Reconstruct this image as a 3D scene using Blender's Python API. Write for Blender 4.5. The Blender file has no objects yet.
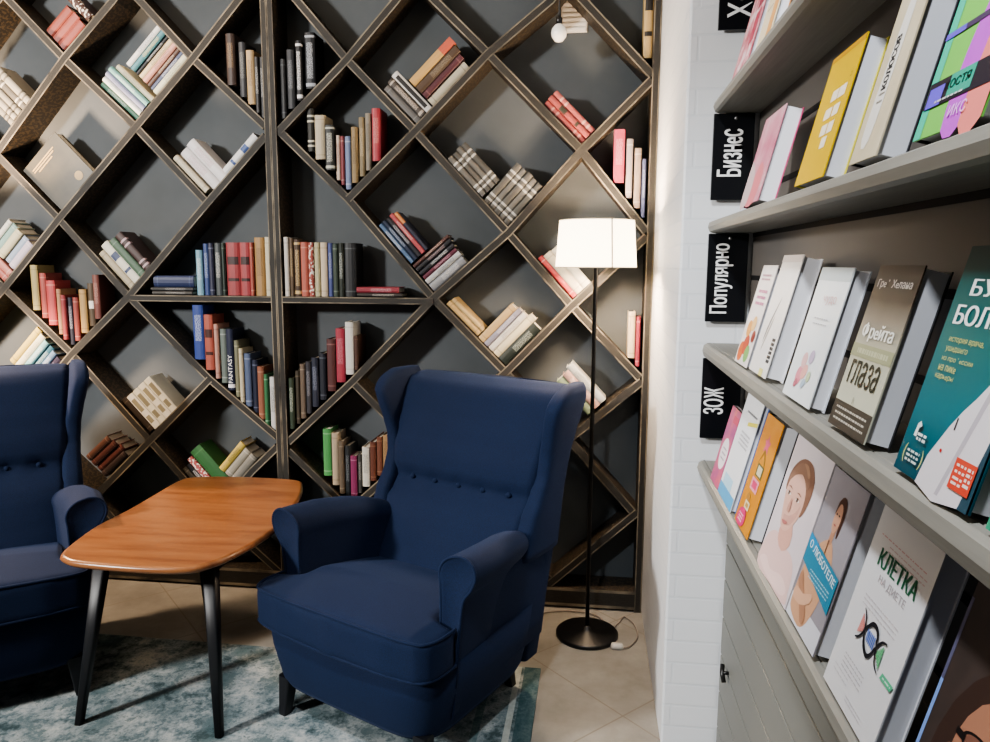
import bpy, bmesh, math, random
from mathutils import Vector, Matrix, Euler
random.seed(11)
C = bpy.context.scene.collection
PI = math.pi
NODES={"A2":[-2.1289,2.2095],"B1":[-1.5776,2.1944],"B":[-1.8367,1.9383],"D":[-1.2769,1.9133],"Dr":[-1.2273,1.9125],"E":[-0.95,2.1731],"F":[-0.6839,1.9034],"G":[-0.4012,2.1795],"H":[0.2151,2.0794],"I":[-0.0445,1.822],"J":[-0.3208,1.5169],"M":[0.2046,1.5206],"P":[-0.9567,1.649],"K":[-0.6179,1.2616],"U":[-1.5469,1.6366],"Q":[-1.9157,1.2555],"S":[-2.4849,1.284],"T":[-2.1933,1.0081],"C":[-2.206,1.5747],"V":[-1.575,0.9139],"W":[-1.8614,0.6398],"R":[-1.2929,0.6548],"Rr":[-1.2446,0.6566],"X":[-0.9575,0.918],"N":[-0.3263,0.9721],"L":[-0.0693,1.2386],"O":[0.199,0.9609],"O2":[0.1922,0.9352],"Y":[0.191,0.4178],"top1":[-2.337,2.4248],"top2":[-1.8987,2.4237],"top3":[-1.7886,2.4196],"top4":[-1.3786,2.4044],"top5":[-1.1427,2.3957],"top6":[-0.752,2.3812],"top7":[-0.6046,2.3757],"top8":[-0.1682,2.3596],"top9":[-0.0512,2.3552],"lo1":[-1.0256,0.4152],"lo2":[-0.9281,0.4197],"lo3":[-0.1299,0.108],"lo4":[-0.0343,0.6673],"lo5":[-1.7311,0.4938],"lo6":[-1.4067,0.5227],"le":[-2.4459,1.8647],"le2":[-2.4501,1.8228],"p15":[0.0051,0.7742],"V15":[-0.0726,0.7073],"W2":[-0.6811,0.6464],"V29":[-0.9835,0.3688],"V21":[-1.5787,0.3231],"V26":[-2.493,0.7],"O_l":[-2.72,0.965],"V22":[-2.19,0.35],"V2":[-2.725,1.6]}
SHELF_Z=1.2631
BOOKS=[
(-2.1466,2.2594,0.8214,0.0361,0.1336,0.1042,2.9134,(154, 68, 56),0,0,'brick red slanted book, bottom one of the slanted trio in the top left corner','books of the slanted trio in the top left corner'),
(-2.1723,2.2869,0.8214,0.0361,0.1376,0.106,2.9162,(160, 74, 60),0,0,'brick red slanted book, second from bottom of the slanted trio in the top left corner','books of the slanted trio in the top left corner'),
(-2.1979,2.3145,0.8214,0.0361,0.1336,0.1054,2.9159,(149, 64, 47),0,0,'brick red slanted book, top one of the slanted trio in the top left corner','books of the slanted trio in the top left corner'),
(-2.0101,2.3644,-0.7686,0.0342,0.1336,0.0983,2.9095,(74, 47, 42),(232, 220, 208),5,'dark brown white dotted book lying across the red trio, top left corner','books lying across the red trio, top left corner'),
(-2.3893,1.9654,-0.7854,0.0263,0.1808,0.1074,2.9121,(143, 136, 120),(74, 68, 56),3,'silver grey book, bottom one of the silver set at the left edge, upper part','books of the silver set at the left edge, upper part'),
(-2.3697,1.985,-0.7854,0.0263,0.1847,0.107,2.9046,(163, 154, 138),(74, 68, 56),3,'pale grey book, second from bottom of the silver set at the left edge, upper part','books of the silver set at the left edge, upper part'),
(-2.35,2.0047,-0.7854,0.0263,0.1808,0.1027,2.9065,(152, 144, 127),(74, 68, 56),3,'silver grey book, third from bottom of the silver set at the left edge, upper part','books of the silver set at the left edge, upper part'),
(-2.329,2.0257,-0.7854,0.0302,0.1847,0.1034,2.911,(110, 103, 90),(217, 208, 189),3,'dark grey book, fourth from bottom of the silver set at the left edge, upper part','books of the silver set at the left edge, upper part'),
(-2.3065,2.0482,-0.7854,0.0302,0.1886,0.0981,2.906,(168, 160, 142),(90, 83, 70),3,'pale silver book, top one of the silver set at the left edge, upper part','books of the silver set at the left edge, upper part'),
(-1.8317,1.9745,-0.8226,0.0224,0.2044,0.1008,2.9158,(62, 122, 98),(207, 224, 208),1,'green book, bottom one of left pile, cell right of gold album','books of left pile, cell right of gold album'),
(-1.8154,1.992,-0.8226,0.0224,0.2044,0.1057,2.9052,(228, 230, 224),(138, 160, 152),1,'white book, second from bottom of left pile, cell right of gold album','books of left pile, cell right of gold album'),
(-1.7992,2.0095,-0.8226,0.0224,0.2083,0.106,2.9049,(143, 147, 184),(74, 79, 128),1,'lilac blue book, third from bottom of left pile, cell right of gold album','books of left pile, cell right of gold album'),
(-1.7829,2.027,-0.8226,0.0224,0.2083,0.1042,2.9048,(111, 179, 174),(223, 233, 224),1,'teal book, fourth from bottom of left pile, cell right of gold album','books of left pile, cell right of gold album'),
(-1.7667,2.0445,-0.8226,0.0224,0.1965,0.098,2.9152,(220, 211, 176),(92, 110, 80),1,'cream book, top one of left pile, cell right of gold album','books of left pile, cell right of gold album'),
(-1.7492,2.0697,0.7911,0.0263,0.1965,0.1001,2.906,(207, 210, 184),(106, 122, 90),1,'pale green book, bottom one of slanted pile right, cell right of gold album','books of slanted pile right, cell right of gold album'),
(-1.766,2.0867,0.7911,0.0185,0.1965,0.1078,2.9152,(75, 90, 128),(200, 207, 224),1,'slate blue book, second from bottom of slanted pile right, cell right of gold album','books of slanted pile right, cell right of gold album'),
(-1.78,2.1009,0.7911,0.0185,0.1965,0.1009,2.9165,(93, 70, 62),(208, 184, 160),1,'dark brown book, third from bottom of slanted pile right, cell right of gold album','books of slanted pile right, cell right of gold album'),
(-1.7954,2.1164,0.7911,0.0224,0.2004,0.1034,2.9125,(216, 152, 138),(90, 58, 52),1,'salmon book, fourth from bottom of slanted pile right, cell right of gold album','books of slanted pile right, cell right of gold album'),
(-1.8122,2.1334,0.7911,0.0224,0.2004,0.1,2.9162,(217, 199, 154),(90, 70, 48),1,'yellowish book, fifth from bottom of slanted pile right, cell right of gold album','books of slanted pile right, cell right of gold album'),
(-1.8262,2.1476,0.7911,0.0145,0.1965,0.1049,2.9165,(43, 47, 54),(192, 196, 200),1,'black book, sixth from bottom of slanted pile right, cell right of gold album','books of slanted pile right, cell right of gold album'),
(-1.8403,2.1618,0.7911,0.0224,0.2044,0.1069,2.9072,(63, 136, 152),(232, 208, 96),1,'teal book, seventh from bottom of slanted pile right, cell right of gold album','books of slanted pile right, cell right of gold album'),
(-1.8571,2.1788,0.7911,0.0224,0.2044,0.1016,2.9053,(217, 221, 224),(74, 90, 128),1,'white book, top one of slanted pile right, cell right of gold album','books of slanted pile right, cell right of gold album'),
(-1.4227,2.0914,0,0.0363,0.1928,0.0995,2.9039,(58, 42, 36),(160, 128, 80),1,'dark brown book standing leftmost in cell left of centre post top','books standing in cell left of centre post top'),
(-1.3788,2.0465,0,0.028,0.2067,0.101,2.9114,(59, 61, 66),(138, 138, 134),1,'charcoal book standing second from left in cell left of centre post top','books standing in cell left of centre post top'),
(-1.347,2.0184,0,0.0316,0.204,0.098,2.9125,(185, 154, 102),(106, 74, 38),1,'beige book standing third from left in cell left of centre post top','books standing in cell left of centre post top'),
(-1.3185,1.9854,0,0.0177,0.2102,0.1014,2.9073,(58, 58, 60),(200, 200, 196),1,'thin black book standing fourth from left in cell left of centre post top','books standing in cell left of centre post top'),
(-1.298,1.9662,0,0.0177,0.2288,0.1062,2.9097,(53, 54, 58),(184, 184, 180),1,'thin dark grey book standing rightmost in cell left of centre post top','books standing in cell left of centre post top'),
(-1.2125,1.9615,0,0.0216,0.2236,0.1012,2.9097,(47, 49, 52),(96, 100, 104),0,'dark grey book standing leftmost in cell right of centre post top','books standing in cell right of centre post top'),
(-1.1787,1.997,0,0.0296,0.2205,0.105,2.9038,(51, 54, 60),(138, 142, 150),1,'charcoal book standing second from left in cell right of centre post top','books standing in cell right of centre post top'),
(-1.1442,2.0265,0,0.0234,0.2231,0.1078,2.9033,(36, 38, 43),(232, 232, 234),2,'black white lettered book standing third from left in cell right of centre post top','books standing in cell right of centre post top'),
(-1.1028,2.0729,0,0.0394,0.2085,0.1055,2.9148,(37, 40, 46),(170, 176, 186),2,'tall black book standing rightmost in cell right of centre post top','books standing in cell right of centre post top'),
(-1.1079,1.835,0,0.0277,0.1644,0.0982,2.914,(38, 37, 31),(214, 208, 184),3,'black and cream book standing leftmost below the dark cell right of centre post','books standing below the dark cell right of centre post'),
(-1.07,1.804,0,0.0399,0.1682,0.1017,2.9111,(188, 174, 142),(138, 122, 90),0,'beige book standing second from left below the dark cell right of centre post','books standing below the dark cell right of centre post'),
(-1.0284,1.7615,0,0.0357,0.1722,0.0981,2.9037,(42, 44, 44),(184, 184, 168),2,'black banded book standing third from left below the dark cell right of centre post','books standing below the dark cell right of centre post'),
(-0.9988,1.7238,0,0.0175,0.1716,0.0998,2.9164,(205, 183, 162),(160, 80, 74),1,'pale pink book standing fourth from left below the dark cell right of centre post','books standing below the dark cell right of centre post'),
(-0.9806,1.7049,0,0.0149,0.1865,0.1,2.9136,(142, 58, 68),(216, 176, 160),0,'wine red book standing fifth from left below the dark cell right of centre post','books standing below the dark cell right of centre post'),
(-0.9586,1.6876,0,0.0235,0.2034,0.1073,2.9162,(114, 132, 172),(200, 208, 224),0,'pale blue book standing sixth from left below the dark cell right of centre post','books standing below the dark cell right of centre post'),
(-0.9289,1.712,0,0.0262,0.2125,0.1014,2.908,(143, 117, 70),(90, 68, 32),1,'ochre book standing seventh from left below the dark cell right of centre post','books standing below the dark cell right of centre post'),
(-0.9006,1.7371,0,0.0233,0.2244,0.1032,2.9139,(133, 115, 78),(200, 176, 128),1,'olive tan book standing eighth from left below the dark cell right of centre post','books standing below the dark cell right of centre post'),
(-0.8752,1.7597,0,0.0212,0.2162,0.0991,2.9135,(139, 129, 112),(74, 68, 56),1,'grey brown book standing ninth from left below the dark cell right of centre post','books standing below the dark cell right of centre post'),
(-0.8429,1.7954,0,0.0331,0.1986,0.106,2.915,(179, 43, 58),(224, 144, 128),1,'bright red book standing rightmost below the dark cell right of centre post','books standing below the dark cell right of centre post'),
(-0.6745,1.9422,-0.7788,0.0302,0.1808,0.0984,2.9162,(111, 108, 105),(160, 156, 150),0,'grey book, bottom one of trio leaning left, cell above silver volumes','books of trio leaning left, cell above silver volumes'),
(-0.6533,1.9631,-0.7788,0.0263,0.1847,0.0989,2.9078,(84, 75, 69),(192, 176, 160),2,'dark brown striped book, second from bottom of trio leaning left, cell above silver volumes','books of trio leaning left, cell above silver volumes'),
(-0.6321,1.984,-0.7788,0.0302,0.1926,0.1041,2.9159,(42, 38, 37),(216, 212, 208),4,'white edged black book, top one of trio leaning left, cell above silver volumes','books of trio leaning left, cell above silver volumes'),
(-0.6265,2.0097,0.7971,0.0342,0.1965,0.1014,2.9159,(207, 195, 164),(138, 122, 90),0,'cream book, bottom one of slanted pile, cell above the silver volumes','books of slanted pile, cell above the silver volumes'),
(-0.6487,2.0324,0.7971,0.0263,0.2044,0.1035,2.9074,(90, 42, 52),(160, 106, 106),0,'maroon book, second from bottom of slanted pile, cell above the silver volumes','books of slanted pile, cell above the silver volumes'),
(-0.6708,2.0551,0.7971,0.0342,0.2122,0.1012,2.9055,(84, 64, 47),(168, 152, 120),1,'dark brown book, third from bottom of slanted pile, cell above the silver volumes','books of slanted pile, cell above the silver volumes'),
(-0.6958,2.0806,0.7971,0.0342,0.2201,0.0988,2.9051,(208, 162, 76),(200, 80, 44),6,'yellow orange book, top one of slanted pile, cell above the silver volumes','books of slanted pile, cell above the silver volumes'),
(-0.0381,1.858,-0.7843,0.0224,0.2044,0.1049,2.917,(185, 82, 78),(224, 160, 144),3,'salmon red book, bottom one of the red trio above and left of lamp','books of the red trio above and left of lamp'),
(-0.0212,1.8749,-0.7843,0.0224,0.2044,0.0996,2.9037,(176, 74, 70),(58, 58, 44),7,'dark labelled red book, second from bottom of the red trio above and left of lamp','books of the red trio above and left of lamp'),
(-0.0043,1.8918,-0.7843,0.0224,0.2044,0.1079,2.9105,(192, 90, 84),(224, 168, 152),3,'light red book, top one of the red trio above and left of lamp','books of the red trio above and left of lamp'),
(-0.3304,1.554,0.7361,0.0263,0.1965,0.1021,2.9063,(90, 87, 81),(207, 203, 194),3,'silver grey book, bottom one of right silver set left of the lamp','books of right silver set left of the lamp'),
(-0.351,1.5726,0.7361,0.0263,0.1965,0.1039,2.9146,(110, 106, 99),(216, 212, 203),3,'pale silver book, second from bottom of right silver set left of the lamp','books of right silver set left of the lamp'),
(-0.3716,1.5913,0.7361,0.0263,0.2004,0.1026,2.9089,(90, 87, 81),(207, 203, 194),3,'silver grey book, third from bottom of right silver set left of the lamp','books of right silver set left of the lamp'),
(-0.3922,1.61,0.7361,0.0263,0.1965,0.0986,2.9158,(110, 106, 99),(216, 212, 203),3,'pale silver book, fourth from bottom of right silver set left of the lamp','books of right silver set left of the lamp'),
(-0.4128,1.6286,0.7361,0.0263,0.1965,0.0983,2.9099,(90, 87, 81),(207, 203, 194),3,'silver grey book, top one of right silver set left of the lamp','books of right silver set left of the lamp'),
(-0.4156,1.6616,-0.7542,0.0224,0.1965,0.1064,2.9048,(110, 106, 99),(216, 212, 203),3,'pale silver book, bottom one of left silver set left of the lamp','books of left silver set left of the lamp'),
(-0.3982,1.678,-0.7542,0.0224,0.1965,0.1053,2.9163,(90, 87, 81),(207, 203, 194),3,'silver grey book, second from bottom of left silver set left of the lamp','books of left silver set left of the lamp'),
(-0.3808,1.6943,-0.7542,0.0224,0.2004,0.1043,2.914,(110, 106, 99),(216, 212, 203),3,'pale silver book, third from bottom of left silver set left of the lamp','books of left silver set left of the lamp'),
(-0.3634,1.7107,-0.7542,0.0224,0.1965,0.0991,2.9091,(90, 87, 81),(207, 203, 194),3,'silver grey book, top one of left silver set left of the lamp','books of left silver set left of the lamp'),
(0.0958,1.7047,0,0.0398,0.1948,0.0995,2.9148,(200, 53, 90),(232, 160, 176),1,'magenta red book standing leftmost above lampshade beside right post','books standing above lampshade beside right post'),
(0.1347,1.6476,0,0.0231,0.2152,0.1009,2.9093,(168, 154, 152),(224, 216, 212),0,'pale grey book standing second from left above lampshade beside right post','books standing above lampshade beside right post'),
(0.166,1.6107,0,0.025,0.219,0.108,2.9149,(165, 142, 124),(216, 200, 176),0,'tan book standing third from left above lampshade beside right post','books standing above lampshade beside right post'),
(0.1901,1.5753,0,0.0146,0.2143,0.1078,2.9093,(89, 97, 140),(176, 184, 216),1,'blue book standing rightmost above lampshade beside right post','books standing above lampshade beside right post'),
(0.1885,2.1501,0,0.033,0.2817,0.1029,2.9132,(194, 160, 92),(46, 42, 38),7,'tall yellow dark labelled book standing in top right corner of bookcase','books standing in top right corner of bookcase'),
(-0.6253,1.3025,0.8607,0.0342,0.1729,0.1028,2.9071,(143, 144, 148),(208, 208, 208),1,'grey book, bottom one of right pile above red lying book','books of right pile above red lying book'),
(-0.6447,1.3251,0.8607,0.0224,0.1769,0.102,2.9051,(184, 184, 184),(90, 90, 90),1,'light grey book, second from bottom of right pile above red lying book','books of right pile above red lying book'),
(-0.659,1.3417,0.8607,0.0185,0.1729,0.1018,2.9168,(110, 42, 64),(216, 160, 176),1,'dark plum book, third from bottom of right pile above red lying book','books of right pile above red lying book'),
(-0.672,1.3568,0.8607,0.0185,0.1769,0.1076,2.9118,(44, 44, 52),(232, 232, 232),1,'black white lettered book, fourth from bottom of right pile above red lying book','books of right pile above red lying book'),
(-0.685,1.372,0.8607,0.0185,0.1808,0.103,2.9077,(38, 38, 44),(192, 160, 160),1,'black book, fifth from bottom of right pile above red lying book','books of right pile above red lying book'),
(-0.6968,1.3856,0.8607,0.0145,0.1847,0.0989,2.9068,(90, 58, 54),(224, 192, 176),1,'brown book, top one of right pile above red lying book','books of right pile above red lying book'),
(-0.7037,1.4024,-0.7187,0.0185,0.1965,0.1058,2.9151,(84, 116, 156),(223, 230, 238),1,'blue white book, bottom one of left pile above red lying book','books of left pile above red lying book'),
(-0.6887,1.4155,-0.7187,0.0185,0.1965,0.1016,2.914,(39, 52, 78),(184, 200, 224),1,'navy book, second from bottom of left pile above red lying book','books of left pile above red lying book'),
(-0.6737,1.4286,-0.7187,0.0185,0.1926,0.1057,2.9127,(47, 48, 56),(208, 208, 216),1,'black book, third from bottom of left pile above red lying book','books of left pile above red lying book'),
(-0.6587,1.4418,-0.7187,0.0185,0.1965,0.1046,2.9136,(192, 74, 82),(240, 192, 184),1,'red pink book, fourth from bottom of left pile above red lying book','books of left pile above red lying book'),
(-0.6452,1.4536,-0.7187,0.0145,0.1886,0.1016,2.9129,(58, 60, 80),(224, 138, 58),6,'orange tipped book, top one of left pile above red lying book','books of left pile above red lying book'),
(-0.3404,1.0148,0.7674,0.042,0.1965,0.1008,2.9098,(39, 48, 44),(168, 176, 168),1,'dark green book, bottom one of right pile behind top of right armchair','books of right pile behind top of right armchair'),
(-0.3675,1.041,0.7674,0.0302,0.2122,0.1057,2.9127,(211, 198, 162),(160, 144, 112),0,'cream book, second from bottom of right pile behind top of right armchair','books of right pile behind top of right armchair'),
(-0.3889,1.0616,0.7674,0.0263,0.1965,0.1009,2.9162,(213, 208, 200),(138, 132, 120),1,'white book, third from bottom of right pile behind top of right armchair','books of right pile behind top of right armchair'),
(-0.4075,1.0796,0.7674,0.0224,0.1965,0.1045,2.9111,(143, 140, 160),(208, 204, 216),1,'lilac grey book, fourth from bottom of right pile behind top of right armchair','books of right pile behind top of right armchair'),
(-0.4275,1.0989,0.7674,0.0302,0.1886,0.0981,2.9107,(201, 168, 106),(138, 106, 52),0,'tan yellow book, top one of right pile behind top of right armchair','books of right pile behind top of right armchair'),
(-0.4344,1.1217,-0.7889,0.0224,0.1769,0.1005,2.9124,(201, 164, 94),(138, 106, 52),0,'mustard book, bottom one of left pair above right armchair','books of left pair above right armchair'),
(-0.419,1.1373,-0.7889,0.0185,0.1729,0.1026,2.9144,(208, 176, 112),(138, 106, 52),0,'pale mustard book, top one of left pair above right armchair','books of left pair above right armchair'),
(-0.0611,1.2743,-0.7348,0.0224,0.2044,0.1045,2.9142,(185, 48, 56),(232, 176, 168),0,'red book, bottom one of trio half hidden behind the lampshade','books of trio half hidden behind the lampshade'),
(-0.039,1.2942,-0.7348,0.0342,0.1965,0.1015,2.912,(214, 201, 174),(160, 144, 112),0,'cream book, second from bottom of trio half hidden behind the lampshade','books of trio half hidden behind the lampshade'),
(-0.0126,1.3181,-0.7348,0.0342,0.1926,0.1054,2.9146,(230, 221, 200),(176, 160, 128),0,'ivory book, top one of trio half hidden behind the lampshade','books of trio half hidden behind the lampshade'),
(0.1625,1.0384,0,0.0265,0.1793,0.1015,2.9148,(219, 194, 154),(168, 138, 90),0,'cream book standing leftmost below lampshade against right post','books standing below lampshade against right post'),
(0.1878,1.0072,0,0.0166,0.1916,0.1067,2.9126,(168, 42, 68),(216, 144, 144),0,'crimson book standing rightmost below lampshade against right post','books standing below lampshade against right post'),
(0.0126,0.818,-0.764,0.0342,0.1808,0.1078,2.9164,(143, 160, 122),(216, 200, 80),1,'green yellow book, bottom one of trio between armchair wing and lamp pole','books of trio between armchair wing and lamp pole'),
(0.0369,0.8413,-0.764,0.0302,0.1847,0.1032,2.9104,(200, 154, 138),(232, 216, 208),1,'pink book, second from bottom of trio between armchair wing and lamp pole','books of trio between armchair wing and lamp pole'),
(0.0598,0.8632,-0.764,0.0302,0.1965,0.0997,2.9147,(200, 200, 192),(122, 122, 116),1,'white grey book, top one of trio between armchair wing and lamp pole','books of trio between armchair wing and lamp pole'),
(-1.601,1.2643,0,0.0275,0.1846,0.1074,2.9097,(111, 166, 189),(216, 232, 238),1,'light blue book standing leftmost on horizontal shelf left of post','books standing on horizontal shelf left of post'),
(-1.5713,1.2643,0,0.0231,0.2105,0.1049,2.9131,(47, 74, 134),(168, 184, 216),1,'blue book standing second from left on horizontal shelf left of post','books standing on horizontal shelf left of post'),
(-1.5462,1.2643,0,0.0209,0.213,0.1053,2.9054,(42, 47, 76),(138, 144, 176),0,'navy book standing third from left on horizontal shelf left of post','books standing on horizontal shelf left of post'),
(-1.5191,1.2643,0,0.0273,0.213,0.1058,2.9111,(74, 82, 84),(216, 216, 208),1,'slate grey book standing fourth from left on horizontal shelf left of post','books standing on horizontal shelf left of post'),
(-1.4947,1.2643,0,0.0156,0.2131,0.1047,2.9089,(36, 53, 46),(112, 136, 120),0,'dark green book standing fifth from left on horizontal shelf left of post','books standing on horizontal shelf left of post'),
(-1.4554,1.2643,0,0.0568,0.2151,0.1042,2.9138,(160, 47, 52),(58, 26, 24),7,'wide red book standing sixth from left on horizontal shelf left of post','books standing on horizontal shelf left of post'),
(-1.4029,1.2643,0,0.0442,0.2152,0.1044,2.9131,(168, 52, 58),(58, 26, 24),7,'gilded red book standing seventh from left on horizontal shelf left of post','books standing on horizontal shelf left of post'),
(-1.3712,1.2643,0,0.015,0.2153,0.0983,2.9052,(176, 78, 60),(216, 160, 128),0,'thin rust book standing eighth from left on horizontal shelf left of post','books standing on horizontal shelf left of post'),
(-1.3392,1.2643,0,0.0422,0.2353,0.1024,2.9121,(168, 127, 60),(106, 74, 28),1,'gold book standing ninth from left on horizontal shelf left of post','books standing on horizontal shelf left of post'),
(-1.3032,1.2643,0,0.0255,0.2373,0.1002,2.9126,(205, 194, 160),(168, 152, 120),0,'cream book standing rightmost on horizontal shelf left of post','books standing on horizontal shelf left of post'),
(-1.2218,1.2643,0,0.019,0.2373,0.1043,2.9036,(207, 202, 192),(154, 148, 138),0,'white book standing leftmost on horizontal shelf right of post','books standing on horizontal shelf right of post'),
(-1.2011,1.2643,0,0.0177,0.2334,0.1027,2.9062,(95, 74, 50),(184, 154, 96),1,'brown book standing second from left on horizontal shelf right of post','books standing on horizontal shelf right of post'),
(-1.1771,1.2643,0,0.0257,0.2274,0.0985,2.9049,(79, 58, 42),(200, 168, 104),2,'dark brown gilded book standing third from left on horizontal shelf right of post','books standing on horizontal shelf right of post'),
(-1.1466,1.2643,0,0.0311,0.2176,0.1012,2.9055,(182, 85, 64),(216, 152, 120),0,'orange red book standing fourth from left on horizontal shelf right of post','books standing on horizontal shelf right of post'),
(-1.1186,1.2643,0,0.0201,0.2156,0.0999,2.9035,(168, 72, 60),(232, 224, 216),5,'red white book standing fifth from left on horizontal shelf right of post','books standing on horizontal shelf right of post'),
(-1.0952,1.2643,0,0.0217,0.2156,0.1027,2.9083,(185, 178, 136),(138, 128, 80),0,'pale olive book standing sixth from left on horizontal shelf right of post','books standing on horizontal shelf right of post'),
(-1.0681,1.2643,0,0.0275,0.2157,0.1041,2.9113,(203, 184, 154),(160, 138, 106),0,'beige book standing seventh from left on horizontal shelf right of post','books standing on horizontal shelf right of post'),
(-1.042,1.2643,0,0.02,0.2137,0.1004,2.9156,(66, 80, 142),(168, 176, 216),1,'blue book standing eighth from left on horizontal shelf right of post','books standing on horizontal shelf right of post'),
(-1.019,1.2643,0,0.0212,0.2118,0.098,2.9087,(58, 74, 64),(144, 160, 144),0,'dark green book standing ninth from left on horizontal shelf right of post','books standing on horizontal shelf right of post'),
(-0.9955,1.2643,0,0.0199,0.2138,0.1008,2.9087,(43, 52, 46),(200, 208, 200),1,'black green book standing tenth from left on horizontal shelf right of post','books standing on horizontal shelf right of post'),
(-0.9596,1.2643,0,0.0471,0.2139,0.0992,2.9146,(38, 40, 43),(106, 110, 114),0,'thick black book standing rightmost on horizontal shelf right of post','books standing on horizontal shelf right of post'),
(-1.8151,1.2722,1.5708,0.0149,0.1775,0.105,2.911,(74, 71, 68),(168, 164, 158),1,'dark grey book lying at the bottom at left end of horizontal shelf','books lying at left end of horizontal shelf'),
(-1.8195,1.2882,1.5708,0.0149,0.1864,0.105,2.911,(56, 56, 58),(168, 164, 160),1,'black book lying in the middle at left end of horizontal shelf','books lying at left end of horizontal shelf'),
(-1.8061,1.32,1.5708,0.0464,0.1774,0.105,2.911,(31, 47, 92),(74, 90, 138),0,'thick navy book lying on top at left end of horizontal shelf','books lying at left end of horizontal shelf'),
(-0.9316,1.2722,1.5708,0.0149,0.1855,0.105,2.911,(58, 54, 52),(200, 192, 184),1,'dark book lying at the bottom at right end of horizontal shelf','books lying at right end of horizontal shelf'),
(-0.9337,1.2922,1.5708,0.0228,0.1753,0.105,2.911,(150, 42, 60),(216, 160, 168),1,'red book lying on top at right end of horizontal shelf','books lying at right end of horizontal shelf'),
(-1.6157,0.9969,0,0.0455,0.2266,0.1017,2.9035,(40, 71, 154),(200, 208, 232),1,'royal blue book standing leftmost on slant below horizontal shelf left','books standing on slant below horizontal shelf left'),
(-1.5721,0.9532,0,0.0377,0.2314,0.1041,2.9043,(180, 82, 60),(74, 32, 24),7,'orange red book standing second from left on slant below horizontal shelf left','books standing on slant below horizontal shelf left'),
(-1.5416,0.9168,0,0.0193,0.2288,0.1035,2.9078,(196, 144, 128),(138, 74, 64),0,'salmon book standing third from left on slant below horizontal shelf left','books standing on slant below horizontal shelf left'),
(-1.5157,0.8973,0,0.0286,0.2279,0.1038,2.9164,(111, 125, 118),(184, 196, 188),0,'sage grey book standing fourth from left on slant below horizontal shelf left','books standing on slant below horizontal shelf left'),
(-1.4839,0.8683,0,0.029,0.2574,0.1062,2.9089,(35, 43, 72),(232, 232, 240),8,'navy capital lettered book standing fifth from left on slant below horizontal shelf left','books standing on slant below horizontal shelf left'),
(-1.4571,0.8398,0,0.0207,0.2384,0.1061,2.912,(125, 125, 98),(184, 184, 152),0,'olive book standing sixth from left on slant below horizontal shelf left','books standing on slant below horizontal shelf left'),
(-1.436,0.819,0,0.0175,0.2263,0.1017,2.905,(207, 198, 164),(154, 144, 112),0,'cream book standing seventh from left on slant below horizontal shelf left','books standing on slant below horizontal shelf left'),
(-1.4114,0.8011,0,0.0277,0.2237,0.104,2.9109,(86, 104, 140),(168, 180, 208),0,'slate blue book standing eighth from left on slant below horizontal shelf left','books standing on slant below horizontal shelf left'),
(-1.3827,0.7738,0,0.0257,0.2244,0.1076,2.9166,(34, 42, 68),(122, 128, 160),0,'dark navy book standing ninth from left on slant below horizontal shelf left','books standing on slant below horizontal shelf left'),
(-1.3542,0.7484,0,0.0274,0.2231,0.1041,2.9079,(156, 92, 62),(200, 152, 120),0,'rust brown book standing tenth from left on slant below horizontal shelf left','books standing on slant below horizontal shelf left'),
(-1.3293,0.7214,0,0.0185,0.2192,0.1069,2.903,(47, 122, 74),(168, 208, 176),0,'green book standing rightmost on slant below horizontal shelf left','books standing on slant below horizontal shelf left'),
(-1.3049,0.7025,0,0.0262,0.2261,0.0991,2.9109,(217, 217, 212),(58, 58, 58),1,'white black lettered book standing against centre post below horizontal shelf','books standing against centre post below horizontal shelf'),
(-1.2216,0.7116,0,0.0209,0.2148,0.1042,2.905,(58, 74, 56),(208, 216, 200),1,'dark green book standing leftmost on slant below horizontal shelf right','books standing on slant below horizontal shelf right'),
(-1.1972,0.733,0,0.0191,0.2233,0.1043,2.9155,(74, 66, 52),(138, 122, 96),0,'olive brown book standing second from left on slant below horizontal shelf right','books standing on slant below horizontal shelf right'),
(-1.1723,0.7574,0,0.0229,0.2286,0.1018,2.909,(111, 94, 78),(168, 154, 132),0,'grey brown book standing third from left on slant below horizontal shelf right','books standing on slant below horizontal shelf right'),
(-1.1468,0.78,0,0.0215,0.217,0.1003,2.9071,(60, 60, 68),(154, 154, 164),1,'charcoal book standing fourth from left on slant below horizontal shelf right','books standing on slant below horizontal shelf right'),
(-1.1189,0.8081,0,0.0274,0.2061,0.1077,2.9083,(44, 50, 68),(144, 152, 176),1,'dark navy book standing fifth from left on slant below horizontal shelf right','books standing on slant below horizontal shelf right'),
(-1.0877,0.8373,0,0.029,0.1941,0.1076,2.9158,(40, 44, 56),(122, 128, 144),0,'black book standing sixth from left on slant below horizontal shelf right','books standing on slant below horizontal shelf right'),
(-1.0471,0.8766,0,0.0344,0.2151,0.104,2.9066,(92, 48, 48),(160, 112, 112),0,'dark maroon book standing seventh from left on slant below horizontal shelf right','books standing on slant below horizontal shelf right'),
(-1.0075,0.9141,0,0.0375,0.2212,0.1078,2.9099,(170, 36, 64),(216, 128, 144),1,'crimson book standing eighth from left on slant below horizontal shelf right','books standing on slant below horizontal shelf right'),
(-0.9684,0.948,0,0.0336,0.2144,0.1022,2.9075,(212, 210, 204),(168, 164, 156),0,'white book standing ninth from left on slant below horizontal shelf right','books standing on slant below horizontal shelf right'),
(-0.9408,0.9659,0,0.0177,0.14,0.1078,2.9099,(84, 56, 44),(138, 106, 84),0,'brown book standing rightmost on slant below horizontal shelf right','books standing on slant below horizontal shelf right'),
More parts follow.
